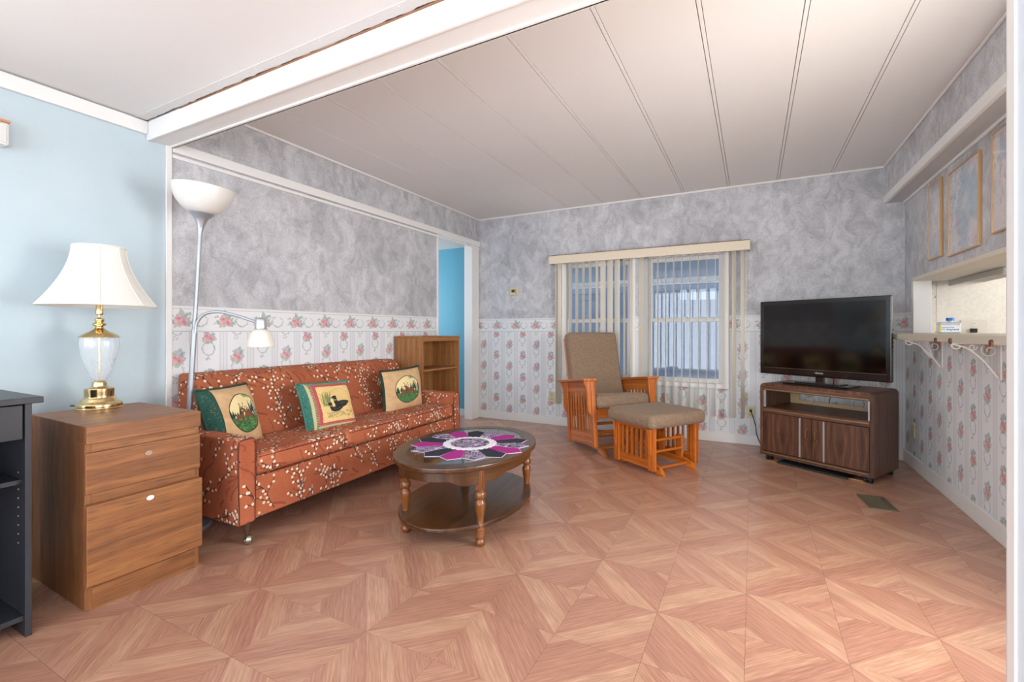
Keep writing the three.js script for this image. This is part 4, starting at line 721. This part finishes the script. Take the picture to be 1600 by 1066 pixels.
{
  const c = thing('flat_carton', 'flat black board and torn cardboard lying under the television stand', 'cardboard', [3.109, 0, 0.511], SU);
  const Q = rng(6), e = [[0.06, 0.02]]; for (let i = 0; i <= 40; i++) e.push([0.06 + i / 40 * 0.68, -0.055 - Q() * 0.006]); e.push([0.75, 0.02]);
  const g = extrude(e, 0.004); g.rotateX(Math.PI / 2); g.translate(0, 0.0045, -0.006); mesh('cardboard_sheet', uvBox(g), S(0xb0855a, 0.9), c);
  const g2 = new THREE.BoxGeometry(0.5, 0.014, 0.28); g2.translate(0.40, 0.012, -0.115); mesh('black_board', uvBox(g2), S(0x1a1a1c, 0.6), c);
  const f = extrude([[0.62, 0], [0.72, -0.03], [0.735, 0.0], [0.66, 0.03]], 0.004); f.rotateX(Math.PI / 2 - 0.2); f.translate(0, 0.013, 0.0); mesh('torn_flap', uvBox(f), S(0xc79a68, 0.9), c);
}
{
  const c = thing('television', 'large black flat-screen television on the walnut stand', 'television', [3.109, 0.645, 0.511], SU);
  const x0 = -0.112, x1 = 0.836, y0 = 0.064, y1 = 0.696, zf = -0.2, y = v => v;   // local y from the stand top
  const gloss = PH(0x050506, 0.18, { clearcoat: 0.5, clearcoatRoughness: 0.08 });
  mesh('housing', bx(x0, x1, y0, y1, zf - 0.035, zf, 0.008), gloss, c); mesh('rear_hump', bx(x0 + 0.15, x1 - 0.15, y0 + 0.06, y1 - 0.12, zf - 0.085, zf - 0.034, 0.02), blackPlastic, c);
  mesh('screen', bx(x0 + 0.034, x1 - 0.034, y0 + 0.062, y1 - 0.034, zf - 0.006, zf + 0.0008), PH(0x020203, 0.08, {}), c, 'dark glossy screen, switched off');
  mesh('bezel_line', [bx(x0 + 0.03, x1 - 0.03, y0 + 0.056, y0 + 0.0585, zf, zf + 0.0015), bx(x0 + 0.027, x0 + 0.0295, y0 + 0.3, y1 - 0.05, zf, zf + 0.0015)], S(0x4c4a48, 0.35), c);
  const [cv, g] = canvas(256, 64); g.fillStyle = '#060607'; g.fillRect(0, 0, 256, 64); g.fillStyle = '#e4e4e4'; g.font = 'bold 50px sans-serif'; g.textAlign = 'center'; g.textBaseline = 'middle'; g.fillText('Hisense', 128, 32);
  const lg = new THREE.PlaneGeometry(0.075, 0.0187); lg.translate(0.363, y0 + 0.034, zf + 0.0009); mesh('logo', lg, S(0xffffff, 0.4, { map: asTexture(cv, 1, 1) }), c, 'white maker lettering');
  mesh('stand_neck', [bx(0.333, 0.393, 0.018, y0 + 0.02, zf - 0.03, zf - 0.006, 0.004)], gloss, c);
  mesh('stand_base', [bx(0.13, 0.6, 0.001, 0.014, zf - 0.13, zf + 0.1, 0.004), bx(0.2, 0.53, 0.013, 0.02, zf - 0.09, zf + 0.05, 0.003)], gloss, c);
  const bt = []; for (let i = 0; i < 5; i++) bt.push(bx(x1 - 0.001, x1 + 0.003, 0.32 + i * 0.03, 0.332 + i * 0.03, zf - 0.024, zf - 0.012, 0.001)); mesh('button', bt, rubber, c);
}
{
  const c = thing('power_cord', 'black power cord from wall outlet down behind the television stand', 'cord', [0, 0, 0]);
  mesh('plug', bx(3.025, 3.047, 0.315, 0.335, 0.008, 0.034, 0.004), rubber, c);
  mesh('cable', tube([[3.036, 0.325, 0.03], [3.05, 0.29, 0.05], [3.075, 0.2, 0.06], [3.09, 0.1, 0.07], [3.14, 0.012, 0.1], [3.22, 0.006, 0.14]], 0.004, 50, 8), rubber, c);
  const t = thing('video_cable', 'thin black cable hanging behind the television through the stand cut-out', 'cord', [0, 0, 0]);
  mesh('cable', tube([[3.63, 0.80, 0.44], [3.645, 0.72, 0.31], [3.655, 0.66, 0.255], [3.65, 0.58, 0.24], [3.63, 0.51, 0.245], [3.62, 0.46, 0.25]], 0.003, 50, 8), rubber, t);
}
// ------------------------------------------------------------------ floor register
{
  const c = thing('floor_register', 'bronze metal floor vent register in front of the television stand', 'vent', [3.745, 0, 1.302], 0.10), m = S(0x7d745f, 0.4, { metalness: 0.6 });
  const g = extrude([[-0.07, -0.128], [0.07, -0.128], [0.07, 0.128], [-0.07, 0.128]], 0.003, 0.0015, [[[-0.046, -0.104], [0.046, -0.104], [0.046, 0.104], [-0.046, 0.104]]]); g.rotateX(Math.PI / 2); g.translate(0, 0.005, 0); mesh('frame', uvBox(g), m, c);
  mesh('damper', bx(-0.046, 0.046, 0.0006, 0.0014, -0.104, 0.104), S(0x3d3b30, 0.6, { metalness: 0.4 }), c);
  for (let i = 0; i < 14; i++) mesh('louver', bx(-0.046, 0.046, 0.0014, 0.0044, -0.1 + i * 0.0148, -0.0925 + i * 0.0148), m, c);
}
// ------------------------------------------------------------------ vertical blind
{
  const c = thing('vertical_blind', 'cream vertical blind with long valance hanging across both windows', 'blind', [0, 0, 0]);
  const vm = S(0xd8cbb2, 0.6), vw = S(0xe8e1d2, 0.55);
  mesh('valance', [bx(1.0, 3.03, 1.842, 1.932, 0.104, 0.112, 0.002, 0), bx(1.0, 1.008, 1.842, 1.932, 0.0, 0.104, 0.001), bx(3.022, 3.03, 1.842, 1.932, 0.0, 0.104, 0.001)], S(0xddd0b8, 0.55), c);
  mesh('headrail', bx(1.02, 3.01, 1.875, 1.91, 0.03, 0.075, 0.003), S(0x6e4a36, 0.6), c);
  mesh('valance_top', bx(1.0, 3.03, 1.932, 1.938, 0.0, 0.112, 0.001), S(0x7a4f3a, 0.6), c, 'thin brown top strip');
  const V = []; V.push([1.085, 1.38], [1.11, 1.45]); for (let i = 0; i < 3; i++) V.push([1.316 + i * 0.077 - 0.0, 1.57]); V.push([1.24, 1.57], [1.547, 1.57], [1.614, -0.62], [1.69, -0.58], [1.768, -0.64]); for (let i = 0; i < 2; i++) V.push([1.845 + i * 0.077, 1.57]); V.push([2.02, -0.85]); for (let i = 0; i < 10; i++) V.push([2.112 + i * 0.0775, 1.57]); V.push([2.895, 1.2], [2.968, 1.2]);
  for (const [x, a] of V) { const g = new THREE.BoxGeometry(0.089, 1.60, 0.0012); g.rotateY(a); g.translate(x, 1.855 - 0.80, 0.055); const v = mesh('vane', uvBox(g), vw, c); }
  mesh('wand', [rod([2.998, 1.85, 0.06], [2.998, 0.97, 0.06], 0.0035, 8)], S(0xc8c4b8, 0.4), c);
  mesh('cord_weight', bx(2.991, 3.003, 0.42, 0.5, 0.035, 0.047, 0.004), S(0xc8a868, 0.5), c, 'tan cord weight'); mesh('pull_cord', rod([2.997, 1.85, 0.041], [2.997, 0.5, 0.041], 0.001, 6), S(0xd8d4c8, 0.8), c);
}
// ------------------------------------------------------------------ small wall fittings
{
  const t = thing('thermostat', 'small beige thermostat on the grey back wall', 'thermostat', [0.505, 1.558, 0.0]);
  mesh('body', bx(-0.055, 0.055, -0.044, 0.044, 0, 0.026, 0.006), almond, t); mesh('dial_window', bx(-0.028, 0.016, -0.012, 0.024, 0.025, 0.028, 0.002), S(0x4a3a26, 0.4), t); mesh('lever', bx(0.026, 0.036, -0.03, 0.03, 0.025, 0.03, 0.002), S(0xa88c54, 0.4), t);
  const outlet = (name, lab, pos, turn) => {
    const o = thing(name, lab, 'outlet', pos, turn); mesh('cover_plate', bx(-0.037, 0.037, -0.06, 0.06, 0.0005, 0.007, 0.003), almond, o);
    for (const y of [-0.026, 0.026]) { const f = mesh('receptacle', bx(-0.016, 0.016, y - 0.014, y + 0.014, 0.006, 0.009, 0.003), S(0xc4b890, 0.45), o); mesh('slot', [bx(-0.008, -0.006, y - 0.002, y + 0.007, 0.0085, 0.0095), bx(0.006, 0.008, y - 0.002, y + 0.007, 0.0085, 0.0095), bx(-0.002, 0.002, y - 0.009, y - 0.005, 0.0085, 0.0095)], slotShade, f); }
    const s = new THREE.SphereGeometry(0.003, 8, 6); s.translate(0, 0, 0.007); mesh('screw', s, brassDull, o);
  };
  outlet('wall_outlet', 'almond wall outlet with nothing plugged in, left of the glider', [0.992, 0.322, 0], 0); outlet('wall_outlet', 'almond wall outlet with a black plug beside the television stand', [3.035, 0.315, 0], 0); outlet('wall_outlet', 'almond wall outlet low on the right rose-papered wall', [W, 0.3, 0.245], -Math.PI / 2);
  const f = thing('wall_fixture', 'white box fixture with wooden top high on the blue wall, cut by the frame', 'fixture', [0, 1.975, 4.24]);
  mesh('housing', bx(0.0, 0.075, -0.055, 0.045, -0.1, 0.12, 0.008), whitePaint, f); mesh('top_board', bx(0.0, 0.08, 0.045, 0.056, -0.103, 0.123, 0.003), S(0xc98a5a, 0.6), f); mesh('front_panel', bx(0.075, 0.08, -0.048, 0.038, -0.09, 0.11, 0.002), S(0xd0d0cc, 0.5), f);
}
// ------------------------------------------------------------------ framed pictures on the right wall
[[0.638, 0.873, 1.583, 2.115, 1, 'narrow gold-framed floral picture, leftmost of three on the right wall'], [1.007, 1.461, 1.557, 2.09, 2, 'wide gold-framed pastel blossom picture in the middle of three'], [1.612, 2.06, 1.588, 2.118, 3, 'gold-framed pastel picture nearest the frame edge, partly cut off']].forEach(([z0, z1, y0, y1, seed, lab]) => {
  const c = thing('framed_picture', lab, 'picture', [W, (y0 + y1) / 2, (z0 + z1) / 2], -Math.PI / 2, 'pictures on the right wall'), w = (z1 - z0) / 2, h = (y1 - y0) / 2, f = 0.009;
  const Q = rng(seed * 13), N = 320, [cv, g] = pixelCanvas(N, N, (x, y) => { const a = fbm(x / 90, y / 90, seed, 4), b = fbm(x / 70, y / 70, seed + 40, 4); let q = mix3([172, 190, 204], [224, 213, 206], THREE.MathUtils.smoothstep(a, 0.35, 0.65)); q = mix3(q, [214, 184, 188], THREE.MathUtils.smoothstep(b, 0.52, 0.72) * 0.7); return q; });
  for (let i = 0; i < 60; i++) { const x = seed === 2 ? Q() * N * 0.4 : Q() * N, y = Q() * N; for (let k = 0; k < 5; k++) leaf(g, x + Math.cos(k * 1.257) * 9, y + Math.sin(k * 1.257) * 9, 9, k * 1.257, mix3([238, 235, 232], [216, 208, 210], Q()), 0.75); leaf(g, x, y, 4, 0, [188, 160, 120], 0.8); }
  for (let i = 0; i < 40; i++) leaf(g, Q() * N, Q() * N, 14, Q() * 3, [[120, 140, 150], [140, 150, 140]][Q() * 2 | 0], 0.35);
  const pm = new THREE.PlaneGeometry(2 * w - 2 * f, 2 * h - 2 * f); pm.translate(0, 0, 0.011); mesh('print', pm, S(0xffffff, 0.6, { map: asTexture(cv, 1, 1) }), c);
  mesh('frame', [bx(-w, -w + f, -h, h, 0.001, 0.017, 0.002), bx(w - f, w, -h, h, 0.001, 0.017, 0.002), bx(-w + f, w - f, h - f, h, 0.001, 0.017, 0.002), bx(-w + f, w - f, -h, -h + f, 0.001, 0.017, 0.002)], S(0xcfa878, 0.32, { metalness: 0.6 }), c);
  mesh('backing', bx(-w + f, w - f, -h + f, h - f, 0.001, 0.0095), S(0x8a7a66, 0.8), c);
  const gl = bx(-w + f, w - f, -h + f, h - f, 0.0135, 0.0145); mesh('glass', gl, pane, c);
});
// ------------------------------------------------------------------ serving counter, hatch casing, brackets, hooks
{
  const t = structGroup('trim_7', 'white casing round the serving hatch');
  mesh('casing', [bx(W - 0.012, W + 0.1, 1.475, 1.503, 0.226, 2.24, 0.003, 2)], S(0xd9cfbf, 0.5), t); mesh('jamb', bx(W - 0.012, W + 0.1, 1.065, 1.475, 0.228, 0.272, 0.003), whitePaint, t);
  const c = thing('serving_counter', 'cream serving counter shelf under the hatch in the right wall', 'counter', [0, 0, 0]);
  mesh('counter_top', bx(3.968, W, 1.021, 1.064, 0.6, 2.46, 0.005, 2), S(0xcfc8b6, 0.45), c);
  mesh('hatch_ledge', bx(W, W + 0.42, 1.062, 1.065, 0.275, 2.195, 0.001, 2), S(0xcfc8b6, 0.45), c);
  for (const px of [[0, 1.521], [0, 1.738], [0, 2.202]]) { const g = new THREE.CylinderGeometry(0.014, 0.016, 0.008, 24); g.rotateZ(Math.PI / 2); g.translate(3.965, 1.029, px[1]); mesh('wooden_knob', g, S(0x6a4028, 0.5), c, 'round dark wooden knob'); }
  for (const [z, lab] of [[0.862, 'white scrolled iron bracket under the counter nearest the television'], [1.682, 'white scrolled iron bracket under the counter nearest the partition']]) {
    const b = thing('shelf_bracket', lab, 'bracket', [W, 1.02, z], 0, 'counter brackets'), m = S(0xdedad0, 0.5);
    mesh('arm', [bx(-0.2, 0, -0.007, 0, -0.009, 0.009, 0.002, 0), bx(-0.007, 0, -0.19, 0, -0.009, 0.009, 0.002)], m, b);
    mesh('brace', tube([[-0.19, -0.006, 0], [-0.13, -0.03, 0], [-0.07, -0.09, 0], [-0.012, -0.18, 0]], 0.005, 30, 8), m, b);
    const sp = (cx, cy, r, t0, dir) => { const q = []; for (let i = 0; i <= 26; i++) { const u = i / 26, a = t0 + dir * u * 7.5, k = r * (1 - 0.75 * u); q.push([cx + Math.cos(a) * k, cy + Math.sin(a) * k, 0]); } return tube(q, 0.0032, 50, 6); };
    mesh('scroll', [sp(-0.045, -0.04, 0.034, 2.4, 1), sp(-0.11, -0.022, 0.018, 0, -1)], m, b);
    const hk = []; for (let i = 0; i <= 14; i++) { const a = 2.6 + i / 14 * 3.4; hk.push([-0.175 + 0.0 + Math.cos(a) * 0.017, -0.016 + Math.sin(a) * 0.017, 0]); } mesh('end_curl', tube(hk, 0.0036, 30, 6), m, b);
  }
  const d = thing('cloth_rag', 'folded white cloth hanging from the bracket nearest the television', 'cloth', [W - 0.02, 1.012, 0.80]);
  const pos = [], idx = [], n = 12; for (let j = 0; j <= n; j++) for (let i = 0; i <= n; i++) { const u = i / n, v = j / n, w = 0.085 * (1 - 0.72 * v); pos.push(-0.06 + (u - 0.5) * w * 1.1 + v * 0.04, -v * 0.115, 0.012 * Math.sin(u * 11) * (1 - v * 0.3) + 0.006); if (i < n && j < n) { const o = j * (n + 1) + i; idx.push(o, o + n + 1, o + 1, o + 1, o + n + 1, o + n + 2); } }
  const g = new THREE.BufferGeometry(); g.setAttribute('position', new THREE.Float32BufferAttribute(pos, 3)); g.setIndex(idx); g.computeVertexNormals(); mesh('cloth', uvBox(g), S(0xe2dfe2, 0.9, { side: THREE.DoubleSide }), d);
  // kitchen things seen through the hatch
  const k = thing('range_hood', 'slim white range hood under the kitchen wall cabinet, seen through the hatch', 'range hood', [4.46, 1.456, 0.02]);
  mesh('hood_body', bx(0, 0.16, 0.0, 0.028, 0, 0.9, 0.004), S(0xdad6cc, 0.4), k); mesh('hood_lip', bx(-0.012, 0.0, -0.012, 0.03, 0.0, 0.9, 0.003), S(0xb4b0a8, 0.4), k); mesh('filter', bx(0.03, 0.14, -0.003, 0.001, 0.2, 0.7), S(0xaaa79e, 0.5), k);
  const cb = thing('wall_cabinet', 'white kitchen wall cabinet above the hatch', 'cabinet', [4.28, 1.487, 0.02]); mesh('body', bx(0, 0.36, 0.004, 0.68, 0, 2.1, 0.003), S(0xdcd8ce, 0.5), cb); mesh('under_panel', bx(0.002, 0.358, 0, 0.004, 0.004, 2.09), S(0xd2cec4, 0.5), cb);
  const bt = thing('spray_bottle', 'clear plastic bottle with blue cap and printed label on the counter', 'bottle', [4.335, 1.0645, 0.42]);
  const [lc, lg] = canvas(256, 128); lg.fillStyle = '#eef2fa'; lg.fillRect(0, 0, 256, 128); lg.fillStyle = '#e8c52c'; lg.fillRect(0, 0, 26, 128); lg.fillStyle = '#3d6aa0'; lg.fillRect(30, 34, 150, 8); lg.fillStyle = '#223a70'; lg.fillRect(30, 66, 44, 9); lg.fillStyle = '#3f4a8e'; for (let i = 0; i < 7; i++) lg.fillRect(96 + i * 20, 66 + (i % 3) * 4, 14, 24 - (i % 2) * 8);
  const body = new RoundedBoxGeometry(0.13, 0.085, 0.07, 5, 0.02); body.translate(0, 0.0425, 0); mesh('body', uvBox(body), PH(0xe6eef4, 0.15, { transmission: 0.55, thickness: 0 }), bt);
  const lp = new THREE.PlaneGeometry(0.122, 0.05); lp.translate(-0.004, 0.034, 0.0356); mesh('label', lp, S(0xffffff, 0.5, { map: asTexture(lc, 1, 1) }), bt);
  mesh('neck', rod([0.008, 0.08, 0], [0.008, 0.096, 0], 0.016, 20), S(0xdfe8ee, 0.3), bt); const cap = new THREE.CylinderGeometry(0.023, 0.024, 0.022, 28); cap.translate(0.008, 0.104, 0); mesh('cap', cap, S(0x0e74c8, 0.35), bt, 'blue screw cap');
  const ko = thing('kitchen_outlet', 'two-gang cream outlet plate with a black plug on the kitchen wall', 'outlet', [4.60, 1.11, 0.0]);
  mesh('cover_plate', bx(-0.075, 0.085, -0.06, 0.06, 0, 0.007, 0.003), S(0xd6d2c4, 0.45), ko); mesh('receptacle', bx(-0.015, 0.02, 0.012, 0.04, 0.006, 0.009, 0.003), S(0xe0dccf, 0.45), ko); mesh('slot', [bx(-0.007, -0.004, 0.026, 0.036, 0.0085, 0.0095), bx(0.008, 0.011, 0.026, 0.036, 0.0085, 0.0095), bx(0.0, 0.004, 0.017, 0.021, 0.0085, 0.0095)], slotShade, ko); mesh('plug', bx(-0.02, 0.018, -0.04, -0.008, 0.007, 0.03, 0.003), rubber, ko);
}
renderer.render(scene, camera);
